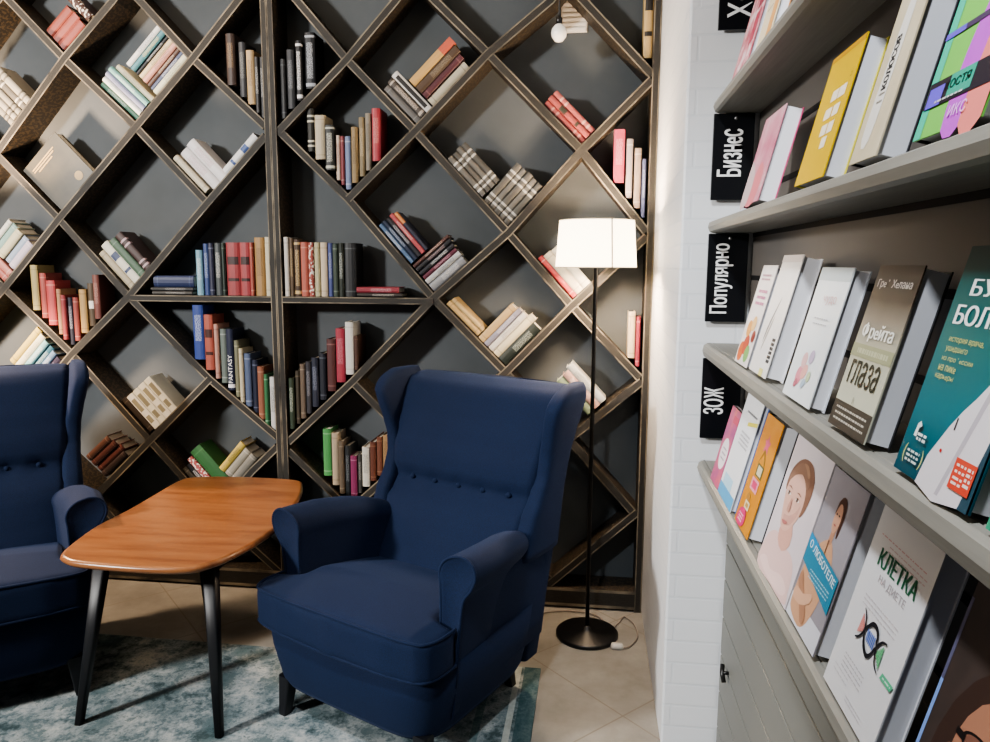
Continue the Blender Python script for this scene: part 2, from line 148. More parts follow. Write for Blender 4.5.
(-1.0754,0.5156,0,0.0338,0.1997,0.1009,2.9097,(63, 154, 76),(154, 208, 160),0,'bright green book standing leftmost in low cell beside right armchair wing','books standing in low cell beside right armchair wing'),
(-1.0414,0.4757,0,0.0294,0.2238,0.0992,2.9117,(180, 160, 132),(138, 122, 90),0,'tan book standing second from left in low cell beside right armchair wing','books standing in low cell beside right armchair wing'),
(-1.0142,0.441,0,0.0207,0.2254,0.1024,2.9071,(106, 92, 76),(160, 144, 120),0,'grey brown book standing third from left in low cell beside right armchair wing','books standing in low cell beside right armchair wing'),
(-0.99,0.4155,0,0.0229,0.2305,0.1058,2.9146,(46, 50, 54),(138, 142, 146),1,'dark book standing fourth from left in low cell beside right armchair wing','books standing in low cell beside right armchair wing'),
(-0.963,0.4247,0,0.0271,0.1795,0.0981,2.9105,(142, 36, 96),(208, 144, 184),0,'magenta book standing fifth from left in low cell beside right armchair wing','books standing in low cell beside right armchair wing'),
(-0.9372,0.4445,0,0.0185,0.165,0.1007,2.9161,(76, 74, 70),(176, 172, 164),1,'dark grey book standing sixth from left in low cell beside right armchair wing','books standing in low cell beside right armchair wing'),
(-0.9086,0.4766,0,0.0313,0.1681,0.1058,2.9064,(210, 206, 194),(106, 102, 94),1,'white book standing seventh from left in low cell beside right armchair wing','books standing in low cell beside right armchair wing'),
(-0.8772,0.5024,0,0.0248,0.1647,0.1007,2.9052,(110, 58, 40),(168, 120, 88),0,'red brown book standing eighth from left in low cell beside right armchair wing','books standing in low cell beside right armchair wing'),
(-0.8503,0.5262,0,0.0226,0.163,0.1079,2.9071,(122, 70, 48),(176, 136, 96),0,'brown book standing ninth from left in low cell beside right armchair wing','books standing in low cell beside right armchair wing'),
(-0.8215,0.5554,0,0.0288,0.1432,0.1041,2.9096,(168, 128, 78),(106, 74, 36),1,'ochre book standing rightmost in low cell beside right armchair wing','books standing in low cell beside right armchair wing'),
(-1.8555,0.6839,-0.7334,0.0302,0.1808,0.1044,2.9115,(63, 51, 42),(122, 106, 88),0,'dark brown book leaning left of the white yellow set','books leaning left of the white yellow set'),
(-1.8254,0.7004,-0.7334,0.0342,0.1808,0.1054,2.9047,(238, 238, 226),(122, 112, 64),9,'white yellow patterned book, bottom one of white set right of left armchair','books of white set right of left armchair'),
(-1.7989,0.7243,-0.7334,0.0342,0.1808,0.1056,2.9072,(234, 234, 216),(106, 96, 56),9,'white yellow patterned book, second from bottom of white set right of left armchair','books of white set right of left armchair'),
(-1.7724,0.7482,-0.7334,0.0342,0.1808,0.1033,2.9077,(240, 240, 228),(122, 112, 64),9,'white yellow patterned book, third from bottom of white set right of left armchair','books of white set right of left armchair'),
(-1.7459,0.7721,-0.7334,0.0342,0.1808,0.101,2.9104,(236, 236, 220),(106, 96, 56),9,'white yellow patterned book, top one of white set right of left armchair','books of white set right of left armchair'),
(-1.586,0.3763,-0.7288,0.0224,0.1965,0.1026,2.9081,(74, 68, 56),(138, 128, 112),0,'olive book, bottom one of pile leaning left behind the table','books of pile leaning left behind the table'),
(-1.5682,0.3922,-0.7288,0.0224,0.1965,0.1055,2.9113,(38, 38, 44),(232, 224, 224),1,'black white lettered book, second from bottom of pile leaning left behind the table','books of pile leaning left behind the table'),
(-1.5489,0.4094,-0.7288,0.0263,0.2122,0.0984,2.9065,(176, 74, 76),(232, 216, 208),5,'red white book, third from bottom of pile leaning left behind the table','books of pile leaning left behind the table'),
(-1.5164,0.4384,-0.7288,0.0578,0.2279,0.1026,2.9158,(44, 106, 52),(74, 138, 80),0,'thick green book, top one of pile leaning left behind the table','books of pile leaning left behind the table'),
(-1.4947,0.4756,0.7111,0.0342,0.1493,0.1069,2.9106,(138, 132, 120),(200, 192, 176),0,'grey book, bottom one of slanted pile behind table','books of slanted pile behind table'),
(-1.5217,0.4988,0.7111,0.0342,0.1493,0.0981,2.9139,(162, 154, 136),(216, 208, 192),0,'pale grey book, second from bottom of slanted pile behind table','books of slanted pile behind table'),
(-1.5472,0.5208,0.7111,0.0302,0.1572,0.1023,2.9111,(200, 172, 44),(58, 52, 32),1,'yellow book, top one of slanted pile behind table','books of slanted pile behind table'),
(-2.0965,0.4777,0.8482,0.0302,0.1493,0.1051,2.9119,(58, 42, 38),(106, 80, 72),0,'blackish book, bottom one of dim pile between left armchair and table','books of dim pile between left armchair and table'),
(-2.1174,0.5015,0.8482,0.0302,0.1572,0.1028,2.9158,(106, 52, 42),(154, 106, 90),0,'reddish brown book, second from bottom of dim pile between left armchair and table','books of dim pile between left armchair and table'),
(-2.1384,0.5253,0.8482,0.0302,0.1493,0.1019,2.9085,(90, 46, 38),(138, 90, 74),0,'dark red brown book, third from bottom of dim pile between left armchair and table','books of dim pile between left armchair and table'),
(-2.1594,0.5491,0.8482,0.0302,0.1415,0.1065,2.9058,(95, 58, 44),(154, 122, 106),0,'brown book, top one of dim pile between left armchair and table','books of dim pile between left armchair and table'),
(-1.9047,1.2939,-0.738,0.0302,0.1965,0.101,2.9146,(181, 168, 136),(122, 108, 76),0,'beige book, bottom one of pile above blue volumes, left half','books of pile above blue volumes, left half'),
(-1.8783,1.3179,-0.738,0.0381,0.2122,0.0987,2.9147,(220, 216, 198),(58, 74, 112),7,'white labelled book, second from bottom of pile above blue volumes, left half','books of pile above blue volumes, left half'),
(-1.8505,1.3432,-0.738,0.0342,0.1965,0.1049,2.9091,(74, 106, 84),(122, 154, 128),0,'green book, third from bottom of pile above blue volumes, left half','books of pile above blue volumes, left half'),
(-1.8241,1.3672,-0.738,0.0342,0.1965,0.1009,2.9139,(74, 56, 56),(200, 168, 176),3,'dark purple brown book, top one of pile above blue volumes, left half','books of pile above blue volumes, left half'),
(-2.3463,1.1933,0,0.0326,0.1908,0.1071,2.905,(168, 154, 92),(106, 94, 48),0,'yellow green book standing leftmost above left armchair, red row','books standing above left armchair, red row'),
(-2.3125,1.1597,0,0.0293,0.1909,0.1028,2.9107,(168, 66, 60),(216, 144, 128),0,'red book standing second from left above left armchair, red row','books standing above left armchair, red row'),
(-2.2764,1.1301,0,0.0387,0.1892,0.103,2.9076,(189, 58, 64),(232, 160, 144),0,'bright red book standing third from left above left armchair, red row','books standing above left armchair, red row'),
(-2.2442,1.0915,0,0.0217,0.1922,0.0995,2.9112,(176, 128, 88),(122, 80, 48),0,'tan book standing fourth from left above left armchair, red row','books standing above left armchair, red row'),
(-2.2205,1.0691,0,0.0217,0.1895,0.1061,2.904,(156, 52, 58),(208, 128, 128),0,'dark red book standing fifth from left above left armchair, red row','books standing above left armchair, red row'),
(-2.1966,1.0467,0,0.022,0.2016,0.1003,2.9145,(44, 44, 60),(184, 184, 200),1,'black book standing sixth from left above left armchair, red row','books standing above left armchair, red row'),
(-2.1705,1.064,0,0.025,0.1846,0.1059,2.9123,(156, 64, 56),(208, 144, 128),0,'brick red book standing seventh from left above left armchair, red row','books standing above left armchair, red row'),
(-2.1358,1.0983,0,0.0327,0.1843,0.0983,2.9131,(184, 146, 76),(122, 90, 36),0,'golden tan book standing eighth from left above left armchair, red row','books standing above left armchair, red row'),
(-2.0996,1.1286,0,0.0284,0.1795,0.1078,2.917,(90, 74, 54),(240, 236, 228),10,'brown white dotted book standing ninth from left above left armchair, red row','books standing above left armchair, red row'),
(-2.0642,1.1603,0,0.0288,0.1844,0.105,2.9037,(125, 68, 60),(192, 144, 128),1,'red brown book standing rightmost above left armchair, red row','books standing above left armchair, red row'),
(-2.4473,1.375,0.7648,0.0342,0.1415,0.1064,2.9061,(205, 191, 210),(232, 216, 224),0,'lilac book, bottom one of pastel pile at left edge','books of pastel pile at left edge'),
(-2.4716,1.3984,0.7648,0.0302,0.1415,0.1045,2.9163,(159, 180, 207),(216, 224, 234),0,'pale blue book, second from bottom of pastel pile at left edge','books of pastel pile at left edge'),
(-2.4959,1.4217,0.7648,0.0342,0.1454,0.1051,2.9049,(214, 207, 168),(168, 160, 120),0,'cream book, third from bottom of pastel pile at left edge','books of pastel pile at left edge'),
(-2.5202,1.4451,0.7648,0.0302,0.1454,0.1009,2.9159,(143, 184, 176),(208, 224, 216),0,'pale teal book, fourth from bottom of pastel pile at left edge','books of pastel pile at left edge'),
(-2.5403,1.4643,0.7648,0.0224,0.1454,0.0995,2.9115,(226, 226, 218),(168, 168, 160),0,'white book, top one of pastel pile at left edge','books of pastel pile at left edge'),
(-2.4758,1.3228,-0.7854,0.0302,0.1415,0.1021,2.9053,(180, 88, 76),(224, 168, 152),0,'salmon book, bottom one of salmon pair leaning at left edge below album','books of salmon pair leaning at left edge below album'),
(-2.4533,1.3453,-0.7854,0.0302,0.1415,0.1042,2.9036,(200, 122, 108),(236, 192, 176),0,'pale salmon book, top one of salmon pair leaning at left edge below album','books of salmon pair leaning at left edge below album'),
(-2.3821,0.8627,0.7715,0.0302,0.1729,0.0991,2.9083,(58, 48, 72),(138, 128, 160),1,'dark violet book, bottom one of pile just above left armchair','books of pile just above left armchair'),
(-2.4035,0.8834,0.7715,0.0263,0.1808,0.0987,2.9038,(106, 138, 176),(216, 224, 234),1,'blue book, second from bottom of pile just above left armchair','books of pile just above left armchair'),
(-2.4234,0.9028,0.7715,0.0263,0.1847,0.1038,2.9134,(42, 106, 128),(200, 216, 216),1,'dark teal book, third from bottom of pile just above left armchair','books of pile just above left armchair'),
(-2.4433,0.9222,0.7715,0.0263,0.1886,0.1068,2.9049,(122, 184, 192),(232, 240, 240),1,'turquoise book, fourth from bottom of pile just above left armchair','books of pile just above left armchair'),
(-2.4647,0.943,0.7715,0.0302,0.1965,0.1023,2.9074,(218, 214, 184),(168, 160, 120),1,'ivory book, fifth from bottom of pile just above left armchair','books of pile just above left armchair'),
(-2.4874,0.9651,0.7715,0.0302,0.2044,0.104,2.9099,(208, 184, 74),(138, 116, 32),0,'yellow book, top one of pile just above left armchair','books of pile just above left armchair'),
(-1.5493,1.6852,-0.7653,0.0263,0.1886,0.1074,2.9082,(207, 196, 168),(154, 140, 108),0,'cream book lowest on left slope, cell left of post','books lowest on left slope, cell left of post'),
(-1.5072,1.7038,-0.7653,0.042,0.1965,0.0986,2.9128,(220, 216, 218),(192, 138, 152),1,'white book, bottom one of white pair left of centre post','books of white pair left of centre post'),
(-1.4758,1.734,-0.7653,0.042,0.2004,0.0995,2.9118,(226, 223, 224),(176, 122, 138),1,'white pink lettered book, top one of white pair left of centre post','books of white pair left of centre post'),
(-1.4797,1.7541,0.7732,0.0302,0.2044,0.1031,2.9157,(223, 224, 226),(58, 90, 154),7,'white blue labelled book slanting up towards centre post','books slanting up towards centre post'),
]

# ------------------------------------------------------------------ helpers
def lin(hexs):
    r = [int(hexs[i:i+2], 16)/255 for i in (0, 2, 4)] if isinstance(hexs, str) else [k/255 for k in hexs]
    return tuple((c/12.92 if c <= .04045 else ((c+.055)/1.055)**2.4) for c in r) + (1.0,)
def dull(c):
    g = .3*c[0]+.5*c[1]+.2*c[2]
    return tuple((g+(k-g)*.78)*.85 for k in c[:3])+(1.0,)
_m = {}
def mat(key, col, rough=.6, spec=.4, metal=0, sheen=0):
    if key in _m: return _m[key]
    m = bpy.data.materials.new(key); m.use_nodes = True
    b = m.node_tree.nodes['Principled BSDF']
    c = lin(col) if isinstance(col, str) else tuple(col)+(1,)
    b.inputs['Base Color'].default_value = c
    b.inputs['Roughness'].default_value = rough
    b.inputs['Specular IOR Level'].default_value = spec
    b.inputs['Metallic'].default_value = metal
    if sheen: b.inputs['Sheen Weight'].default_value = sheen
    _m[key] = m
    return m
class NT:
    """small node-tree writer"""
    def __init__(s, key, rough=.6, spec=.4):
        s.m = mat(key, (.5, .5, .5), rough, spec); s.t = s.m.node_tree; s.b = s.t.nodes['Principled BSDF']
    def n(s, typ, **kw):
        nd = s.t.nodes.new(typ)
        for k, v in kw.items(): setattr(nd, k, v)
        return nd
    def put(s, sock, v):
        if hasattr(v, 'is_output'): s.t.links.new(v, sock)
        else: sock.default_value = v
    def math(s, op, a, b=0.0, c=0.0):
        nd = s.n('ShaderNodeMath', operation=op)
        for i, v in enumerate((a, b, c)): s.put(nd.inputs[i], v)
        return nd.outputs[0]
    def near(s, a, v, e): return s.math('COMPARE', a, v, e)
    def mix(s, f, a, b):
        nd = s.n('ShaderNodeMix', data_type='RGBA')
        s.put(nd.inputs['Factor'], f)
        s.put(nd.inputs[6], a); s.put(nd.inputs[7], b)
        return nd.outputs[2]
    def noise(s, vec, scale, detail=3, rough=.55):
        nd = s.n('ShaderNodeTexNoise'); s.put(nd.inputs['Scale'], scale); s.put(nd.inputs['Detail'], detail); s.put(nd.inputs['Roughness'], rough)
        if vec is not None: s.put(nd.inputs['Vector'], vec)
        return nd.outputs['Fac']
    def coord(s, which='Object'): return s.n('ShaderNodeTexCoord').outputs[which]
    def scale(s, vec, x, y, z, rot=(0, 0, 0)):
        nd = s.n('ShaderNodeMapping'); s.put(nd.inputs['Vector'], vec); nd.inputs['Scale'].default_value = (x, y, z); nd.inputs['Rotation'].default_value = rot
        return nd.outputs[0]
    def sep(s, vec):
        nd = s.n('ShaderNodeSeparateXYZ'); s.put(nd.inputs[0], vec); return nd.outputs
    def ramp(s, f, stops):
        nd = s.n('ShaderNodeValToRGB'); s.put(nd.inputs[0], f); e = nd.color_ramp.elements
        e[0].position, e[0].color = stops[0]; e[1].position, e[1].color = stops[-1]
        for p, c in stops[1:-1]:
            k = e.new(p); k.color = c
        return nd.outputs[0]
    def bump(s, hgt, strength=.3, dist=.01):
        nd = s.n('ShaderNodeBump'); s.put(nd.inputs['Height'], hgt); nd.inputs['Strength'].default_value = strength; nd.inputs['Distance'].default_value = dist
        s.t.links.new(nd.outputs[0], s.b.inputs['Normal'])
    def base(s, v): s.put(s.b.inputs['Base Color'], v); return s.m

class MB:
    def __init__(s): s.v = []; s.f = []; s.uv = []; s.mi = []
    def add(s, vs, fs, uvs=None, mi=0):
        o = len(s.v); s.v += [tuple(v) for v in vs]
        for i, f in enumerate(fs):
            s.f.append([o+k for k in f]); s.mi.append(mi)
            s.uv.append(uvs[i] if uvs else [(0, .5)]*len(f))
    def box(s, x0, x1, y0, y1, z0, z1, M=None, mi=0):
        vs = [Vector((x, y, z)) for z in (z0, z1) for y in (y0, y1) for x in (x0, x1)]
        if M is not None: vs = [M @ v for v in vs]
        s.add(vs, [(0,2,3,1),(4,5,7,6),(0,1,5,4),(2,6,7,3),(0,4,6,2),(1,3,7,5)], mi=mi)
    def loft(s, rings, cap=True, mi=0):
        n = len(rings[0]); vs = [p for r in rings for p in r]; fs = []
        for i in range(len(rings)-1):
            for j in range(n):
                k = (j+1) % n
                fs.append((i*n+j, i*n+k, (i+1)*n+k, (i+1)*n+j))
        if cap:
            fs.append(tuple(reversed(range(n)))); fs.append(tuple((len(rings)-1)*n+j for j in range(n)))
        s.add(vs, fs, mi=mi)
    def tube(s, pts, r, n=10, closed=False, mi=0):
        pts = [Vector(p) for p in pts]; rings = []; N = len(pts)
        rr = r if isinstance(r, (list, tuple)) else [r]*N
        up = None
        for i, p in enumerate(pts):
            a = pts[(i-1) % N] if (closed or i > 0) else p
            b = pts[(i+1) % N] if (closed or i < N-1) else p
            d = (b-a).normalized()
            if up is None: up = Vector((0, 0, 1)) if abs(d.z) < .9 else Vector((1, 0, 0))
            x = d.cross(up).normalized(); up = x.cross(d).normalized()
            rings.append([p+(x*math.cos(2*PI*k/n)+up*math.sin(2*PI*k/n))*rr[i] for k in range(n)])
        if closed: rings.append(rings[0])
        s.loft(rings, cap=not closed, mi=mi)
    def lathe(s, prof, cx=0, cy=0, n=40, mi=0):
        s.loft([[(cx+r*math.cos(2*PI*k/n), cy+r*math.sin(2*PI*k/n), z) for k in range(n)] for r, z in prof], mi=mi)
    def prism(s, poly, z0, z1, M=None, mi=0):
        n = len(poly); vs = [Vector((x, y, z0)) for x, y in poly]+[Vector((x, y, z1)) for x, y in poly]
        if M is not None: vs = [M @ v for v in vs]
        s.add(vs, [tuple(reversed(range(n))), tuple(range(n, 2*n))]+[(i, (i+1) % n, n+(i+1) % n, n+i) for i in range(n)], mi=mi)
    def build(s, name, mats, parent=None, smooth=False, bevel=0, seg=2, subsurf=0, remesh=0, smooth_it=0, fixn=True):
        me = bpy.data.meshes.new(name); me.from_pydata(s.v, [], s.f)
        uvl = me.uv_layers.new(name='UVMap'); k = 0
        for poly, u in zip(me.polygons, s.uv):
            for li, c in zip(poly.loop_indices, u): uvl.data[li].uv = c
        mats = mats if isinstance(mats, (list, tuple)) else [mats]
        for m in mats: me.materials.append(m)
        for poly, i in zip(me.polygons, s.mi): poly.material_index = i
        if fixn:
            bm = bmesh.new(); bm.from_mesh(me)
            bmesh.ops.recalc_face_normals(bm, faces=bm.faces); bm.to_mesh(me); bm.free()
        o = bpy.data.objects.new(name, me); C.objects.link(o)
        if parent: o.parent = parent
        mods = 0
        if bevel:
            md = o.modifiers.new('bevel', 'BEVEL'); md.width = bevel; md.segments = seg; md.limit_method = 'ANGLE'; md.angle_limit = .6; mods += 1
        if remesh:
            md = o.modifiers.new('remesh', 'REMESH'); md.mode = 'VOXEL'; md.voxel_size = remesh; mods += 1
        if smooth_it:
            md = o.modifiers.new('smooth', 'SMOOTH'); md.factor = .5; md.iterations = smooth_it; mods += 1
        if subsurf:
            md = o.modifiers.new('sub', 'SUBSURF'); md.levels = md.render_levels = subsurf; mods += 1
        if mods: apply_mods(o)
        if smooth:
            for p in o.data.polygons: p.use_smooth = True
        return o
def apply_mods(o):
    dg = bpy.context.evaluated_depsgraph_get(); dg.update()
    me = bpy.data.meshes.new_from_object(o.evaluated_get(dg), depsgraph=dg)
    old = o.data; nm = old.name; o.modifiers.clear(); o.data = me; bpy.data.meshes.remove(old); me.name = nm
def empty(name, loc, rz=0, label=None, cat=None, group=None):
    o = bpy.data.objects.new(name, None); C.objects.link(o); o.location = loc; o.rotation_euler = (0, 0, rz); o.empty_display_size = .05
    if label: tag(o, label, cat, group)
    return o
def tag(o, label, cat, group=None):
    o['label'] = label; o['category'] = cat
    if group: o['group'] = group
    return o
def struct(o): o['kind'] = 'structure'; return o
def copy_tree(o, parent=None):
    c = o.copy(); C.objects.link(c); c.parent = parent
    for ch in list(o.children): copy_tree(ch, c)
    return c
def smoothpoly(pts, n=4, closed=True):
    out = []; N = len(pts)
    for i in range(N if closed else N-1):
        if closed: p0, p1, p2, p3 = (pts[(i+k-1) % N] for k in range(4))
        else: p0, p1, p2, p3 = pts[max(i-1, 0)], pts[i], pts[i+1], pts[min(i+2, N-1)]
        for k in range(n):
            t = k/n
            out.append(tuple(.5*((2*b)+(-a+c)*t+(2*a-5*b+4*c-d)*t*t+(-a+3*b-3*c+d)*t**3) for a, b, c, d in zip(p0, p1, p2, p3)))
    if not closed: out.append(tuple(pts[-1]))
    return out
def text_geo(body, w, h, shear=0, bold=0.0):
    """letters as a mesh fitted to a w x h box with lower left corner at the origin: verts (x,y), faces"""
    cu = bpy.data.curves.new('letters', 'FONT'); cu.body = body.replace('е', 'e'); cu.shear = shear; cu.offset = 0
    o = bpy.data.objects.new('letters', cu); C.objects.link(o)
    dg = bpy.context.evaluated_depsgraph_get(); dg.update()
    me = bpy.data.meshes.new_from_object(o.evaluated_get(dg), depsgraph=dg)
    vs = [v.co.copy() for v in me.vertices]; fs = [tuple(p.vertices) for p in me.polygons]
    bpy.data.objects.remove(o); bpy.data.curves.remove(cu); bpy.data.meshes.remove(me)
    x0 = min(v.x for v in vs); x1 = max(v.x for v in vs); y0 = min(v.y for v in vs); y1 = max(v.y for v in vs)
    P = [((v.x-x0)/(x1-x0)*w, (v.y-y0)/(y1-y0)*h, 0) for v in vs]
    if bold:
        n = len(P); k = bold*h; Q = []; G = []
        for i, dx in enumerate((-k, -k*.33, k*.33, k)):
            Q += [(x*(1-2*k/w)+k+dx, y, i*.00007) for x, y, d in P]; G += [tuple(j+i*n for j in f) for f in fs]
        P, fs = Q, G
    return P, fs

# ------------------------------------------------------------------ materials
def wood_shelf():
    t = NT('weathered dark shelf wood', .62, .3)
    uv = t.sep(t.coord('UV')); ob = t.coord('Object')
    g = t.noise(t.scale(t.coord('UV'), 9, 60, 1), 3.0, 4, .6)
    blot = t.noise(ob, 7, 3)
    edge = t.math('GREATER_THAN', t.math('ABSOLUTE', t.math('SUBTRACT', uv[1], .5)), .34)
    worn = t.math('MULTIPLY', edge, t.math('MULTIPLY', t.math('SUBTRACT', blot, .34), 3.0))
    worn = t.math('MINIMUM', t.math('MAXIMUM', worn, 0), .8)
    c = t.ramp(g, [(.3, (.015, .0145, .0135, 1)), (.55, (.030, .028, .025, 1)), (.75, (.085, .076, .062, 1))])
    c = t.mix(worn, c, (.27, .23, .17, 1))
    t.bump(g, .25, .004)
    return t.base(c)
def wood_side():
    t = NT('dark stained shelf side', .55, .35)
    g = t.noise(t.scale(t.coord('UV'), 5, 40, 1), 4.0, 4, .6)
    st = t.noise(t.scale(t.coord('UV'), 45, 5, 1), 2.0, 2, .5)
    c = t.ramp(g, [(.35, (.012, .011, .010, 1)), (.6, (.026, .022, .018, 1)), (.8, (.09, .065, .042, 1))])
    c = t.mix(t.math('MULTIPLY', t.math('GREATER_THAN', st, .52), .5), c, (.085, .06, .036, 1))
    return t.base(c)
def table_wood():
    t = NT('orange brown table wood', .28, .5)
    ob = t.coord('Object')
    g = t.noise(t.scale(ob, 1.2, 9, 1), 3.2, 5, .6)
    f = t.noise(t.scale(ob, 3, 60, 3), 4.0, 3, .6)
    c = t.ramp(g, [(.28, lin('784a2e')), (.5, lin('91603c')), (.72, lin('9e6e48'))])
    c = t.mix(t.math('MULTIPLY', f, .25), c, lin('6e3e22'))
    return t.base(c)
def fabric():
    t = NT('navy woven fabric', .85, .2)
    ob = t.coord('Object')
    w = t.noise(t.scale(ob, 1, 1, 1), 700, 1, .5)
    b = t.noise(ob, 5, 3)
    c = t.ramp(w, [(.3, lin('0e182c')), (.7, lin('1a2a4a'))])
    c = t.mix(t.math('MULTIPLY', b, .35), c, lin('0b1428'))
    t.b.inputs['Sheen Weight'].default_value = .06; t.b.inputs['Sheen Roughness'].default_value = .5
    t.b.inputs['Sheen Tint'].default_value = (.3, .45, .9, 1)
    t.bump(w, .15, .002)
    return t.base(c)
def rug_mat():
    t = NT('distressed teal rug', .95, .1)
    ob = t.coord('Object'); xyz = t.sep(ob)
    n1 = t.noise(ob, 5, 6, .75); n2 = t.noise(ob, 22, 5, .75); n3 = t.noise(ob, 60, 3, .6); n4 = t.noise(t.scale(ob, 1, 1, 1), 11, 6, .8)
    s = t.math('ADD', t.math('MULTIPLY', n1, .5), t.math('MULTIPLY', n2, .5))
    c = t.ramp(s, [(.40, lin('344649')), (.46, lin('667478')), (.52, lin('9aa2a3')), (.58, lin('bcbebb'))])
    teal = t.math('MINIMUM', t.math('MAXIMUM', t.math('MULTIPLY', t.math('SUBTRACT', n4, .52), 12), 0), .8)
    c = t.mix(teal, c, lin('435b60'))
    c = t.mix(t.math('MULTIPLY', n3, .35), c, lin('5c686c'))
    # border: object x runs 0 at the right edge towards negative
    dx = t.math('MULTIPLY', xyz[0], -1)
    edge = t.math('LESS_THAN', dx, .055)
    b2 = t.near(dx, .17, .012); b3 = t.near(dx, .075, .01)
    c = t.mix(t.math('MULTIPLY', edge, .75), c, lin('2c4a4e'))
    c = t.mix(t.math('MULTIPLY', b2, .6), c, lin('3a5a5e'))
    c = t.mix(t.math('MULTIPLY', b3, .5), c, lin('c8ccc4'))
    t.bump(n3, .3, .004)
    return t.base(c)
def floor_mat():
    t = NT('beige diagonal floor tiles', .42, .4)
    ob = t.coord('Object'); xyz = t.sep(ob)
    T = .45*math.sqrt(2)
    a = t.math('DIVIDE', t.math('SUBTRACT', t.math('ADD', xyz[0], xyz[1]), 2.313), T)
    b = t.math('DIVIDE', t.math('SUBTRACT', t.math('SUBTRACT', xyz[1], xyz[0]), 2.05), T)
    def line(v):
        f = t.math('ABSOLUTE', t.math('SUBTRACT', t.math('FRACT', t.math('ADD', v, .5)), .5))
        return t.math('LESS_THAN', f, .006)
    gr = t.math('MAXIMUM', line(a), line(b))
    n = t.noise(ob, 4.5, 5, .65)
    c = t.ramp(n, [(.3, lin('75726c')), (.5, lin('85827c')), (.7, lin('94918a'))])
    c = t.mix(t.math('MULTIPLY', gr, .75), c, lin('736b60'))
    t.bump(t.math('SUBTRACT', 1.0, gr), .3, .003)
    return t.base(c)
def brick_mat(axis):
    t = NT('white painted brick '+axis, .55, .3)
    xyz = t.sep(t.coord('Object'))
    cb = t.n('ShaderNodeCombineXYZ')
    t.put(cb.inputs[0], xyz[0] if axis == 'x' else xyz[1]); t.put(cb.inputs[1], xyz[2])
    br = t.n('ShaderNodeTexBrick'); t.put(br.inputs['Vector'], cb.outputs[0])
    br.inputs['Scale'].default_value = 1; br.inputs['Brick Width'].default_value = .26; br.inputs['Row Height'].default_value = .066
    br.inputs['Mortar Size'].default_value = .004; br.inputs['Mortar Smooth'].default_value = .4
    n = t.noise(t.coord('Object'), 30, 3)
    c = t.mix(br.outputs['Fac'], lin('d2d4d7'), lin('cccfd3'))
    hgt = t.math('ADD', t.math('MULTIPLY', t.math('SUBTRACT', 1.0, br.outputs['Fac']), 1.0), t.math('MULTIPLY', n, .25))
    t.bump(hgt, .22, .004)
    return t.base(c)
def panel_mat():
    t = NT('matte blue grey back panel', .7, .25)
    n = t.noise(t.coord('Object'), 2.5, 4)
    return t.base(t.ramp(n, [(.3, lin('4c5052')), (.7, lin('585c5f'))]))
def shelf_paint():
    t = NT('grey green painted shelf', .5, .35)
    n = t.noise(t.scale(t.coord('Object'), 60, 3, 60), 2, 3)
    return t.base(t.ramp(n, [(.3, lin('807e77')), (.7, lin('8c8a82'))]))
def shade_mat():
    m = bpy.data.materials.new('lit cream lamp fabric'); m.use_nodes = True; nt = m.node_tree; b = nt.nodes['Principled BSDF']
    b.inputs['Base Color'].default_value = (.85, .78, .66, 1); b.inputs['Roughness'].default_value = .9
    b.inputs['Emission Color'].default_value = (1, .86, .68, 1); b.inputs['Emission Strength'].default_value = 5.5
    tr = nt.nodes.new('ShaderNodeBsdfTranslucent'); tr.inputs[0].default_value = (.9, .8, .62, 1)
    mx = nt.nodes.new('ShaderNodeMixShader'); mx.inputs[0].default_value = .30
    nt.links.new(b.outputs[0], mx.inputs[1]); nt.links.new(tr.outputs[0], mx.inputs[2])
    nt.links.new(mx.outputs[0], nt.nodes['Material Output'].inputs[0])
    return m
